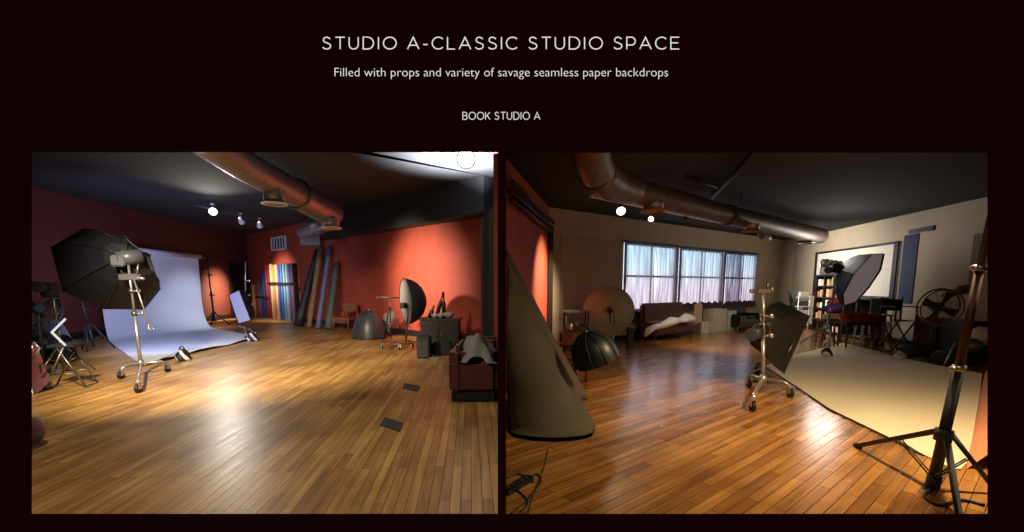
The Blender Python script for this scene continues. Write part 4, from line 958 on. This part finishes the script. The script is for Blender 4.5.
# centre rolling stand + softbox
t, top, hb2 = rollstand('chrome rolling light stand on casters at the centre of the window room', (762, 393), ((748.5, 387.5), (752, 411), (790, 397.5)), (763.5, 291))
mb = MB(); mb.box(top, (.17, .05, .05)); mb.tube([top+V((-.16, 0, 0)), top+V((.1, 0, 0))], .014, 8); mb.ball(top+V((-.16, 0, 0)), (.035, .02, .03)); mb.ball(top+V((.12, 0, .02)), (.03, .02, .04)); mb.tube([top+V((.05, 0, 0)), top+V((.05, 0, .14))], .018, 8); t.part('grip_head', mb, M['steel'])
Yc = hb2.y; n2 = V((.8, .55, -.35))
rim = [(780, 301.8), (810, 315.8), (784.5, 373.5), (757, 349)]
ap = P(761, 331, Yc+.15)
softbox('square_softbox', 'black square softbox turned away, mounted on the centre chrome stand', rim, P(783, 336, Yc+.45), (.35, .93, -.1), ap, mat('black_nylon', (15, 15, 14), .6, var=.2, bump=.2, scale=18), M['diff'])
ts = T('studio_strobe', 'black strobe head on the centre chrome stand behind the square softbox', 'strobe light', P(760, 338, Yc))
c = P(760, 332, Yc-.0); mb = MB(); mb.tube([c+V((-.17, -.12, -.02)), c+V((.1, .1, .02))], .085, 16); ts.part('housing', mb, M['black']); mb = MB(); mb.tube([c+V((-.19, -.135, -.022)), c+V((-.17, -.12, -.02))], .088, 16); ts.part('rear_panel', mb, M['grey'])
mb = MB(); mb.tube([c+V((0, -.1, -.05)), c+V((.02, -.04, .12)), c+V((.0, .0, .2))], .02, 8); ts.part('bracket', mb, M['steel'])
mb = MB(); q0, q1 = P(786, 351, Yc+.2), P(791.5, 340.5, Yc+.3); mb.tube([q0-V((0, .06, 0)), q1-V((0, .06, 0))], .016, 4); single('softbox_badge', mb, M['steel'], 'small pale badge strip on the square softbox side', 'badge')
sandbag(F(758, 381)+V((0, 0, .0)), .25, 'zebra striped sandbag hanging at the foot of the centre chrome stand'); sandbag(F(826, 356), .26, 'zebra striped sandbag at the far corner of the warm white paper')
# seamless paper on the floor (right)
outl = [(765.5, 366), (800, 354), (842, 343), (872, 350), (902, 358.5), (940, 366), (982, 374), (979, 400), (972, 440), (967, 463), (961, 469.5), (952, 470), (938, 462), (923, 455), (905, 444), (888, 437.5), (830, 409.5)]
t = T('floor_paper', 'large warm white seamless paper spread across the floor of the window room', 'backdrop', F(870, 400))
mb = MB(); mb.prism([F(x, y, .004) for x, y in outl], (0, 0, .008)); t.part('paper_sheet', mb, M['paperw'])
mb = MB(); mb.tube([F(765.5, 366, .012), F(830, 409.5, .012), F(888, 437.5, .012), F(923, 455, .012)], .01, 6); t.part('dark_edge', mb, M['dkwood'])
mb = MB(); mb.prism([F(894, 354, .02), F(903, 357, .02), F(900, 360, .05), F(893, 357, .03)], (0, 0, .02)); t.part('torn_corner', mb, M['paper'])
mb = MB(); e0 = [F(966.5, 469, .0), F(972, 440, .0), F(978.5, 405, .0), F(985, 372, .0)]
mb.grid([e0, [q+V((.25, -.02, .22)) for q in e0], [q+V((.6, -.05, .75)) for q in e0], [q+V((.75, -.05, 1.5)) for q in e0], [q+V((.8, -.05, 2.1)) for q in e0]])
single('lit_wall_sheet', mb, M['orange'], 'orange sheet painted as the lamp-lit red wall at the right edge of the window room', 'backdrop')  # curled sheet whose orange colour stands in for lamplight on the red wall
# near tripod
pbz = F(932, 487); Yt = pbz.y; t = T('tripod_stand', 'tall dark red and black tripod light stand standing nearest at the right', 'light stand', pbz)
hubp = P(944, 433, Yt); jn = P(959, 368, Yt); jn2 = P(980, 268, Yt); tp = P(1000, 178, Yt)
mb = MB(); mb.tube([P(932.5, 485, Yt), jn], .036, 14); t.part('lower_pole', mb, M['black'])
mb = MB(); mb.tube([jn, jn2], .027, 14); t.part('middle_pole', mb, M['rubred'])
mb = MB(); mb.tube([jn2, tp], .024, 12); t.part('upper_pole', mb, M['rubred'])
for k, sc_ in ((jn, 1), (jn2, 1)):
    mb = MB(); d = (tp-hubp).normalized(); mb.tube([k-d*.025, k+d*.02], .04, 14); co = t.part('clamp', mb, M['chrome'] if k is jn else M['steel'])
    mb = MB(); mb.tube([k, k+V((-.07, -.03, 0))], .014, 8); mb.ball(k+V((-.08, -.035, 0)), (.016, .03, .022), 10); t.part('knob', mb, M['chrome'], co)
mb = MB(); d = (jn-hubp).normalized(); mb.tube([hubp-d*.06, hubp+d*.03], .055, 14); t.part('hub', mb, M['black'])
feet = [F(857.5, 448), F(958.5, 522), F(996, 494)]
for f in feet:
    f = V((f.x, f.y, .02)); dv = (f-hubp); dv.z = 0; dv.normalize()
    mb = MB(); mb.prism([hubp+dv*.05+Z*.02+x for x in (V((0, 0, 0)),)]+[hubp+dv*.05-Z*.02, f-Z*.015, f+Z*.02], V((-dv.y, dv.x, 0))*.02); mb.tube([hubp+dv*.04, f], .017, 8); lg = t.part('leg', mb, M['black'])
    mb = MB(); mb.tube([f-dv*.03, f+dv*.03], .024, 8); t.part('rubber_foot', mb, M['rubber'], lg)
    md = hubp.lerp(f, .66 if f.x < 3 and f.y > 3.6 else .45); lo = P(933.5, 478, Yt)
    for s in (-1, 1): mb = MB(); o_ = V((-dv.y, dv.x, 0))*.013*s; mb.tube([md+o_, lo+o_], .006, 6); t.part('brace', mb, M['black'])
mb = MB(); mb.tube([P(931, 492, Yt), P(935, 475, Yt)], .045, 12); t.part('lower_collar', mb, M['black'])
cable([(935, 487), (925, 495), (940, 505), (962, 500), (985, 505)], 'black cable lying around the foot of the near tripod', .012)
# framed projection screen on right wall
p, q, zb, zt = rect_on(onR, 816, 899, 253.5, 298, 240.5, 296.5, 0)
n_ = nR; u = (q-p).normalized(); L_ = (q-p).length
t = T('projection_screen', 'large black framed white screen hanging on the taupe wall', 'screen', (p+q)/2+Z*zb)
def RR(mb, s0, s1, a0, a1, o0, o1): mb.prism([p+u*s0+Z*a0+nR*o0, p+u*s1+Z*a0+nR*o0, p+u*s1+Z*a1+nR*o0, p+u*s0+Z*a1+nR*o0], nR*(o1-o0))
mb = MB(); RR(mb, 0, L_, zb, zt, .01, .04); t.part('screen_surface', mb, M['screen'])
mb = MB(); fw = .09
for s in ((0, L_, zb, zb+fw*.7), (0, L_, zt-fw*.7, zt), (0, fw, zb, zt), (L_-fw*1.8, L_, zb, zt)): RR(mb, *s, .0, .08)
t.part('frame', mb, M['black'])
mb = MB(); RR(mb, L_+.12, L_+.62, zb-.1, zt+.12, 0, .03); single('blue_shadow_strip', mb, M['blueshade'], 'dark slate blue strip painted as the shadow right of the framed screen', 'shadow strip')  # shadow beside the screen, painted as a thin blue strip
mb = MB(); RR(mb, L_+.3, L_+1.1, zt+.14, zt+.24, 0, .06); single('wall_bracket', mb, M['grey'], 'grey bracket at the top right of the framed screen', 'bracket')
mb = MB(); q5 = onR(976, 280, .2); mb.box(V((q5.x, q5.y, 1.5+q5.y*.06)), (.12, .2, 1.0)); single('wall_panel', mb, mat('dim_panel', (92, 82, 68), .7), 'dim narrow upright panel on the taupe wall behind the tripod', 'panel')
# wall-side octabox
ob = F(823, 345); Yo = ob.y-.25
rim = [(870, 254.5), (882.5, 253.6), (879, 270), (867, 288), (854.5, 302), (842.5, 305.5), (841.5, 294), (852, 274)]
softbox('octagonal_softbox', 'octagonal softbox with a big pale grey face tilted in front of the screen', rim, P(862, 280, Yo-.2), (.2, -.97, -.12), P(841, 271, Yo+.45), M['blackfab'], mat('glow_grey_diffuser', (150, 138, 134), .8, var=.05, emit=(150, 138, 136), es=.32))  # faint emission on the face stands in for light falling on it
lightstand('light_stand', 'slanting steel light stand in front of the bookshelf holding the tilted octabox', V((ob.x, ob.y, 0)), P(839, 270, Yo+.3), M['steel'], .5, r=.02, hub=.5, legang=.4)
c = P(836, 268, Yo+.3); mb = MB(); mb.box(c, (.3, .24, .2), 0, Matrix.Rotation(.4, 3, 'Y'), .03); mb.tube([c, c+V((-.25, -.05, -.06))], .09, 12); single('studio_strobe', mb, M['black'], 'black strobe behind the tilted octabox above the bookshelf', 'strobe light')
# bookshelf
dk = .35; b0_, b1_, W2, yd_, angR_ = span(811.5, 838.5, dk+.05, 'R'); hk = up(b0_, 812, 275)
Yk = b0_.y; xl_ = b0_.x; xr2 = xl_+W2; SHC = V(((xl_+xr2)/2, Yk+dk/2, 0)); SHO = (b0_+b1_)/2+yd_*dk/2; RSH = Matrix.Rotation(angR_, 3, 'Z')
def onshelf(o):
    o.location = SHO+RSH@(o.location-SHC); o.rotation_euler.z = angR_; return o
t = T('bookshelf', 'tall black open bookshelf filled with cream boxes beside the screen', 'shelf', SHC); TSH = t
cols, rws = 3, 5
mb = MB(); mb.box(((xl_+xr2)/2, Yk+dk, hk/2), (W2, .02, hk)); t.part('back_panel', mb, M['black'])
for i in range(cols+1): mb = MB(); mb.box((xl_+W2*i/cols, Yk+dk/2, hk/2), (.05, dk, hk)); t.part('side_panel', mb, M['dkwood'])
for j in range(rws+1): mb = MB(); mb.box(((xl_+xr2)/2, Yk+dk/2, .04+(hk-.06)*j/rws), (W2, dk, .045)); t.part('shelf_board', mb, M['dkwood'])
onshelf(TSH.o)
rnd = random.Random(4); k = 0
rown = ['bottom', 'second lowest', 'middle', 'second highest', 'top']; coln = ['left', 'middle', 'right']; pos = ['left', 'middle', 'right']; cn = {'cream': 'cream', 'tan': 'tan', 'white': 'white', 'wrinkle': 'red'}
for j in range(rws):
    for i in range(cols):
        x = xl_+W2*i/cols+.06; cw = W2/cols-.12; zf = .04+(hk-.06)*j/rws+.024; H = (hk-.06)/rws-.07
        n = 3 if (i+j) % 2 else 2
        for m_ in range(n):
            if j == 0 and i == 0: continue
            wv = cw/n*.86; cn_ = ['cream', 'tan', 'white', 'cream', 'tan'][(j*3+i+m_) % 5]
            hv = H*rnd.uniform(.5, .95); xx = x+cw/n*(m_+.5)
            mb = MB(); mb.box((xx, Yk+dk*.45, zf+hv/2), (wv, .22, hv), bev=.008)
            pn = pos[m_] if n == 3 else ['left', 'right'][m_]
            onshelf(single('storage_box', mb, M[cn_], '%s box, %s in the %s compartment on the %s shelf of the bookshelf' % (cn[cn_], pn, coln[i], rown[j]), 'box', 'boxes in the black bookshelf'))
mb = MB(); mb.box(((xl_+xr2)/2+.05, Yk+.16, hk+.13), (W2*.9, .28, .24), bev=.02); onshelf(single('camera_case', mb, mat('grey_case', (82, 74, 76), .6), 'grey case lying flat on top of the bookshelf', 'case'))
for dx, lab, hh in ((.15, 'black lens barrel standing at the left on the bookshelf top case', .26), (.48, 'black camera bag on the bookshelf top case', .2)):
    mb = MB()
    if dx < .3: mb.lathe([(.01, 0), (.1, 0), (.12, hh*.6), (.1, hh), (.01, hh)], (xl_+dx, Yk+.16, hk+.25), (0, 0, 1), 16)
    else: mb.box((xl_+dx+.1, Yk+.16, hk+.25+hh/2), (.5, .2, hh), bev=.05)
    onshelf(single('camera_lens' if dx < .3 else 'camera_bag', mb, M['black'], lab, 'lens' if dx < .3 else 'bag'))
# second low shelf right of octabox
b2, q2_, wl, yd_, ag = span(841, 868, .5, 'R'); h2_ = up(b2, 850, 298); cL = V((b2.x+wl/2, b2.y+.2, 0)); x0, x1 = b2.x, b2.x+wl
t = T('low_shelf', 'black shelf unit under the tilted octabox', 'shelf', cL)
for x in (x0, x1, (x0+x1)/2): mb = MB(); mb.box((x, b2.y+.2, h2_/2), (.05, .4, h2_)); t.part('side_panel', mb, M['black'])
for z in (.05, h2_*.5, h2_): mb = MB(); mb.box(((x0+x1)/2, b2.y+.2, z), (x1-x0, .4, .05)); t.part('shelf_board', mb, M['black'])
t.o.location = (b2+q2_)/2+yd_*.2; t.o.rotation_euler.z = ag
def lump(px, py, Y, r, m, label, name, cat, grp=None, seed=0):
    q = P(px, py, Y); mb = MB(); mb.ball(q, r, 16, Matrix.Rotation(seed, 3, 'Z'), .14); single(name, mb, M[m], label, cat, grp)
lump(834, 309, 12.6, (.22, .15, .2), 'purple', 'plum coloured bundled cloth beside the bookshelf', 'cloth_bundle', 'cloth'); lump(834, 303.5, 12.6, (.17, .13, .13), 'wrinkle', 'red bundled cloth on top of the plum one', 'cloth_bundle', 'cloth')
# bench
bn = F(823, 343); w0, w1 = P(822.5, 320, bn.y).x, P(843.5, 320, bn.y).x; hbn = up(bn, 833, 320.5)
t = T('wooden_bench', 'small brown wooden bench in front of the bookshelf', 'bench', V(((w0+w1)/2, bn.y+.12, 0)))
mb = MB(); mb.box(((w0+w1)/2, bn.y+.12, hbn), (w1-w0, .3, .06), bev=.01); t.part('seat', mb, M['wood'])
for x in (w0+.06, w1-.06):
    for y in (0, .24): mb = MB(); mb.tube([V((x+(.03 if x > (w0+w1)/2 else -.03), bn.y+y, 0)), V((x, bn.y+y, hbn-.03))], .026, 8); t.part('leg', mb, M['wood'])
mb = MB(); mb.box(((w0+w1)/2, bn.y+.12, hbn*.4), (w1-w0-.1, .04, .04)); t.part('stretcher', mb, M['wood'])
mb = MB(); mb.box(((w0+w1)/2+.02, bn.y+.12, hbn+.1), (.36, .2, .13), bev=.02); single('white_box', mb, M['cream'], 'cream box sitting on the small wooden bench', 'box')
YT_ = F(842, 347).y
for i in range(4):
    q = P(846+i*8.2, 316+(i % 2), YT_); mb = MB(); mb.ball(q, (.13, .12, .12), 14, Matrix.Rotation(i, 3, 'Z'), .2); mb.ball(q-Z*.12+V((.03, -.03, 0)), (.12, .11, .1), 12, None, .2)
    single('red_cloth_bundle', mb, M['wrinkle'], ['leftmost', 'second', 'third', 'rightmost'][i]+' of the four red cloth bundles in a row behind the stools', 'cloth', 'red cloth bundles')
b3 = F(859, 331); mb = MB(); xx0, xx1 = P(842, 320, YT_).x, P(877, 320, YT_).x; zc = P(858, 323, YT_).z
t = T('dark_side_table', 'long dark side table under the red cloth bundles', 'table', V(((xx0+xx1)/2, YT_, 0)))
mb.box(((xx0+xx1)/2, YT_, zc), (xx1-xx0, .36, .05)); t.part('tabletop', mb, M['dkwood'])
for x in (xx0+.05, xx1-.05):
    for y in (-.14, .14): mb = MB(); mb.tube([V((x, YT_+y, 0)), V((x, YT_+y, zc))], .025, 8); t.part('leg', mb, M['dkwood'])
def stool(bx, by, ty, w, m, sm, label):
    b = F(bx, by); h = up(b, bx, ty); t = T('bar_stool', label, 'stool', b, 'stools below the screen')
    mb = MB(); mb.lathe([(.01, h-.03), (w*.5, h-.03), (w*.52, h), (.01, h+.005)], V((b.x, b.y, 0)), (0, 0, 1), 18); t.part('seat', mb, sm)
    for i in range(4):
        an = math.pi/4+i*math.pi/2; d = V((math.cos(an), math.sin(an), 0)); mb = MB(); mb.tube([b+d*w*.62, b+d*w*.35+Z*(h-.03)], .017, 8); t.part('leg', mb, m)
    mb = MB(); mb.torus(b+Z*h*.35, (0, 0, 1), w*.5, .011, 20, 6); t.part('foot_ring', mb, m)
stool(861, 346, 318, .3, M['chrome'], M['black'], 'chrome legged stool with a dark seat left of the red wooden stools')
stool(874, 346.5, 315, .3, M['rubred'], M['rubred'], 'dark red wooden stool beside the chrome one'); stool(882, 348, 314.5, .28, M['wood'], M['wood'], 'brown wooden stool next to the folding chair')
# director's chair
db = F(902, 352); Yd = db.y; sc = Yd/FPX; t = T('director_chair', 'tall black folding director chair against the taupe wall', 'chair', db)
wd = 21*sc; dd = .42; hs = up(db, 902, 320.5); hbk = up(db, 902, 297.5); har = up(db, 902, 307)
L = lambda x, y, z: db+V((x*wd/2, dd/2+y*dd/2, z))
for y in (-1, 1):
    for s in (-1, 1): mb = MB(); mb.tube([L(s, y, .02), L(-s, y, hs)], .018, 8); t.part('cross_leg', mb, M['dkwood'])
for s in (-1, 1):
    mb = MB(); mb.tube([L(s, -1, .02), L(s, 1, .02)], .018, 8); t.part('foot_rail', mb, M['dkwood'])
    for y in (-1, 1): mb = MB(); mb.tube([L(s, y, hs), L(s, y, hbk if y > 0 else har)], .02, 8); t.part('post', mb, M['dkwood'])
    mb = MB(); mb.box(L(s, 0, har), (.07, dd*1.1, .03)); t.part('armrest', mb, M['dkwood'])
mb = MB(); mb.grid([[L(x, y, hs-.03*math.cos(x*1.5)) for x in (-1, -.5, 0, .5, 1)] for y in (-1, 0, 1)]); t.part('seat', mb, M['blackfab'])
mb = MB(); mb.grid([[L(x, 1+.12*(1-x*x), z) for x in (-1, -.5, 0, .5, 1)] for z in (hbk-.32, hbk-.05)]); t.part('backrest', mb, M['blackfab'])
mb = MB(); mb.tube([L(-1, -1, hs*.3), L(1, -1, hs*.3)], .015, 8); t.part('footrest', mb, M['dkwood'])
# fan
fbz = F(938, 361); c = P(940, 307.5, fbz.y); fan('big round metal drum fan on a stand by the taupe wall', c, 18.2*fbz.y/FPX, V((c.x-.02, c.y+.12, 0)), (.22, .96, .12), mat('fan_steel', (110, 104, 96), .45, .6), M['black'], 'pedestal_fan')
q = c+V((.42, .05, .34)); mb = MB(); mb.tube([q, q+V((.2, .05, .03))], .1, 14); mb.tube([q+V((-.3, 0, -.1)), q], .07, 12); single('clamp_lamp', mb, M['steel'], 'small metal lamp head above the drum fan', 'lamp')
# crates & dark clutter by wall
cr = mat('dark_red_crate', (58, 24, 22), .6)
crate(913, 936, 'R.1', 317, .5, cr, 'dark red-brown chest behind the drum fan', 'dark_chest', None, 'chest'); crate(938, 962, 'R.1', 319, .45, M['dkwood'], 'dark chest right of the red-brown one along the wall', 'dark_chest', None, 'chest')
for i, (x, y) in enumerate(((922, 357), (953, 364))): b = F(x, y); mb = MB(); mb.ball(b+Z*.13, (.36, .22, .16), 16, None, .1, .8); single('equipment_bag', mb, M['blackfab'], ['black equipment bag on the floor left of the fan foot', 'black equipment bag on the floor right of the fan foot'][i], 'bag', 'bags by the fan')
b = F(944, 366); mb = MB(); mb.tube([b+Z*.02, P(955, 343, b.y+.1)], .018, 8); single('chrome_rod', mb, M['chrome'], 'shiny chrome rod leaning by the black bags', 'rod')
bw = F(980, 364); mb = MB(); mb.ball(P(981, 336, bw.y), (.24, .18, .17), 16, None, .12); single('white_bundle', mb, M['cloth'], 'pale crumpled plastic bundle at the right behind the tripod', 'bundle')
mb = MB(); mb.ball(P(972, 346, bw.y-.1), .15, 16); single('grey_ball', mb, M['grey'], 'round grey ball under the pale bundle behind the tripod', 'ball')
crate(966, 989, 364, 345, .4, M['black'], 'low black crate under the pale bundle', 'black_crate', None, 'crate')
lightstand('light_stand', 'small black stand folded on the floor left of the chest', F(958, 367), P(961, 336, F(958, 367).y), M['black'], .3, hub=.25, r=.014)
# far corner: frames, plant, heater
q = CR1; fb0 = F(779, 326); mb = MB(); Yq = fb0.y
t = T('picture_frame', 'tall grey framed panel leaning in the far corner', 'frame', fb0)
x0, x1 = P(779, 315, Yq).x, P(788.5, 315, Yq).x; zt = up(fb0, 784, 307)
mb = MB(); mb.prism([(x0, Yq, 0), (x1, Yq, 0), (x1, Yq+.12, zt), (x0, Yq+.12, zt)], (0, .03, 0)); t.part('panel', mb, M['grey'])
mb = MB()
for a_, b__ in (((x0, 0), (x1, .05)), ((x0, zt-.05), (x1, zt)), ((x0, 0), (x0+.05, zt)), ((x1-.05, 0), (x1, zt))):
    mb.prism([(a_[0], Yq-.02+.12*a_[1]/zt, a_[1]), (b__[0], Yq-.02+.12*a_[1]/zt, a_[1]), (b__[0], Yq-.02+.12*b__[1]/zt, b__[1]), (a_[0], Yq-.02+.12*b__[1]/zt, b__[1])], (0, .02, 0))
t.part('frame', mb, M['tan'])
pb_ = F(793, 327.5); t = T('potted_plant', 'small dark leafy plant in a pale pot in the far corner', 'plant', pb_); hp = .45
mb = MB(); mb.lathe([(.01, 0), (.14, 0), (.19, hp), (.17, hp), (.12, .05)], pb_, (0, 0, 1), 18); t.part('pot', mb, M['white'])
mb = MB(); rnd = random.Random(2)
for i in range(26):
    an = rnd.uniform(0, 6.28); hh = rnd.uniform(.3, .95); d = V((math.cos(an), math.sin(an), 0)); s = V((-d.y, d.x, 0)); p0 = pb_+Z*hp; ex = rnd.uniform(.12, .32)
    pts = [p0, p0+d*ex*.5+Z*hh*.6, p0+d*ex+Z*hh]
    mb.grid([[pts[0]-s*.01, pts[0]+s*.01], [pts[1]-s*.05, pts[1]+s*.05], [pts[2]-s*.004, pts[2]+s*.004]])
t.part('foliage', mb, mat('leaf_dark', (44, 58, 50), .6))
rk = F(799, 329); t = T('wire_rack', 'white wire rack with papers beside the bookshelf', 'rack', rk); xa, xb = P(797, 320, rk.y).x, P(808, 320, rk.y).x; zt = up(rk, 803, 296)
for x in (xa, xb):
    mb = MB(); mb.tube([V((x, rk.y, 0)), V((x, rk.y, zt))], .02, 8); t.part('upright', mb, M['white'])
for i in range(4):
    z = zt*(.12+.28*i); mb = MB(); mb.box(((xa+xb)/2, rk.y+.06, z), (xb-xa, .2, .03)); t.part('shelf', mb, M['white'])
for i in range(4):
    z = zt*(.12+.28*i)+.02; 
    if z < zt: mb = MB(); mb.box(((xa+xb)/2, rk.y+.05, z+.09), ((xb-xa)*.8, .12, .16), bev=.01); single('paper_stack', mb, M[('cream', 'white', 'grey', 'white')[i]], ['cream', 'white', 'grey', 'second white'][i]+' paper stack on the wire rack, '+['lowest', 'second from the floor', 'third from the floor', 'topmost'][i]+' level', 'papers', 'stacks on the wire rack')
# ------------------------------------------------------------ lights
def L_(kind, name, loc, power, col, **k):
    d = bpy.data.lights.new(name, kind); d.energy = power; d.color = col
    for a_, v in k.items():
        if a_ not in ('aim', 'cam'): setattr(d, a_, v)
    o = bpy.data.objects.new(name, d); COL.objects.link(o); o.location = V(loc)
    if 'aim' in k: o.rotation_euler = (V(k['aim'])-V(loc)).to_track_quat('-Z', 'Y').to_euler()
    return o
WARM = (1, .72, .42); COOL = (.72, .82, 1); NEU = (1, .9, .78)
def off(fn, n, px, py, d, dz): return fn(px, py, 0)+n*d+Z*dz
# left room
L_('SPOT', 'track_lamp_floor', LA+V((.1, -.2, -.16)), 420, (1, .92, .8), spot_size=1.7, spot_blend=1, shadow_soft_size=.12, aim=F(230, 400))
L_('SPOT', 'added_floor_spot', (-4.2, 3.2, 3.9), 4600, (1, .86, .6), spot_size=1.2, spot_blend=1, shadow_soft_size=.15, aim=F(262, 362))  # unseen spot added to brighten the middle of the floor
L_('SPOT', 'added_near_spot', (-2.4, 2.2, 3.9), 400, (1, .86, .62), spot_size=2.2, spot_blend=1, shadow_soft_size=.15, aim=F(300, 440))  # another added spot with no fixture, lifts the near boards
L_('SPOT', 'track_lamp_wall', off(onB, nB, 285, 285, 2.2, 1.2), 620, (1, .8, .6), spot_size=1.6, spot_blend=1, shadow_soft_size=.1, aim=onB(285, 292))
L_('SPOT', 'track_lamp_red', off(onA, nA, 219, 290, 1.6, .5), 900, (1, .8, .5), spot_size=1.6, spot_blend=1, shadow_soft_size=.1, aim=onA(218, 296))
L_('SPOT', 'wall_wash', off(onB, nB, 420, 275, 3.2, .5), 1500, (1, .86, .66), spot_size=1.3, spot_blend=1, shadow_soft_size=.08, aim=onB(424, 283))
L_('SPOT', 'ceiling_glare', V((P(458, 170, 9.5).x, 9.5, 2.75)), 3600, (.86, .9, 1), spot_size=2.1, spot_blend=1, shadow_soft_size=.05, aim=V((P(458, 170, 9.5).x+.05, 9.4, 5)))
L_('AREA', 'octabox_light', oc+on*.12, 120, (.5, .6, 1), shape='DISK', size=1.3, spread=1.7, aim=F(180, 338)+Z*1.3)
L_('SPOT', 'backdrop_lamp', off(onA, nA, 185, 300, 4.2, 2.0), 480, (.72, .8, 1), spot_size=.8, spot_blend=1, shadow_soft_size=.1, aim=F(195, 328)+Z*.7)
L_('POINT', 'room_fill_left', (-2.6, 6.0, 3.0), 9, (1, .9, .85), shadow_soft_size=.5)
# right room
L_('SPOT', 'tripod_lamp', P(1003, 120, 3.5), 620, (1, .76, .42), spot_size=2.5, spot_blend=.9, shadow_soft_size=.06, aim=F(860, 440))
L_('SPOT', 'track_lamp_right', LR+V((.0, -.12, -.1)), 260, (1, .76, .46), spot_size=1.15, spot_blend=.9, shadow_soft_size=.07, aim=F(700, 400))
L_('SPOT', 'red_wall_wash', off(onD, nD, 541, 275, 1.5, .7), 800, (1, .78, .48), spot_size=1.35, spot_blend=1, shadow_soft_size=.06, aim=onD(542, 285))
L_('SPOT', 'screen_wash', off(onR, nR, 842, 280, 3.4, 1.0), 1000, (1, .9, .76), spot_size=1.8, spot_blend=1, shadow_soft_size=.1, aim=onR(840, 275))
L_('SPOT', 'corner_wash', off(onR, nR, 797, 290, 2.6, .8), 420, (1, .94, .82), spot_size=2.2, spot_blend=1, shadow_soft_size=.1, aim=onR(797, 290))
L_('SPOT', 'floor_pool', onTrack(700)+V((0, -.1, -.2)), 420, (1, .78, .5), spot_size=1.35, spot_blend=1, shadow_soft_size=.1, aim=F(730, 345))
L_('POINT', 'room_fill_right', (8.3, 11.6, 2.2), 85, (1, .93, .86), shadow_soft_size=.4)
L_('POINT', 'room_fill_near', (1.5, 1.9, 3.0), 75, (1, .76, .46), shadow_soft_size=.3)
wd_ = bpy.data.worlds.new('world'); SC.world = wd_; wd_.use_nodes = True
wd_.node_tree.nodes['Background'].inputs[0].default_value = (.02, .018, .02, 1); wd_.node_tree.nodes['Background'].inputs[1].default_value = .3
# ------------------------------------------------------------ camera
cd = bpy.data.cameras.new('camera'); co = bpy.data.objects.new('camera', cd); COL.objects.link(co)
cd.sensor_width = 36; cd.lens = 36*FPX/1024; cd.shift_y = (PY-266)/1024; cd.shift_x = 0
cd.clip_start = .05; cd.clip_end = 200
co.location = CAM; co.rotation_euler = (math.pi/2-TH, 0, 0); SC.camera = co
SC.view_settings.view_transform = 'Standard'; SC.view_settings.look = 'None'
SC.cycles.use_denoising = True; SC.cycles.max_bounces = 6; SC.cycles.transparent_max_bounces = 12; SC.cycles.sample_clamp_indirect = 4
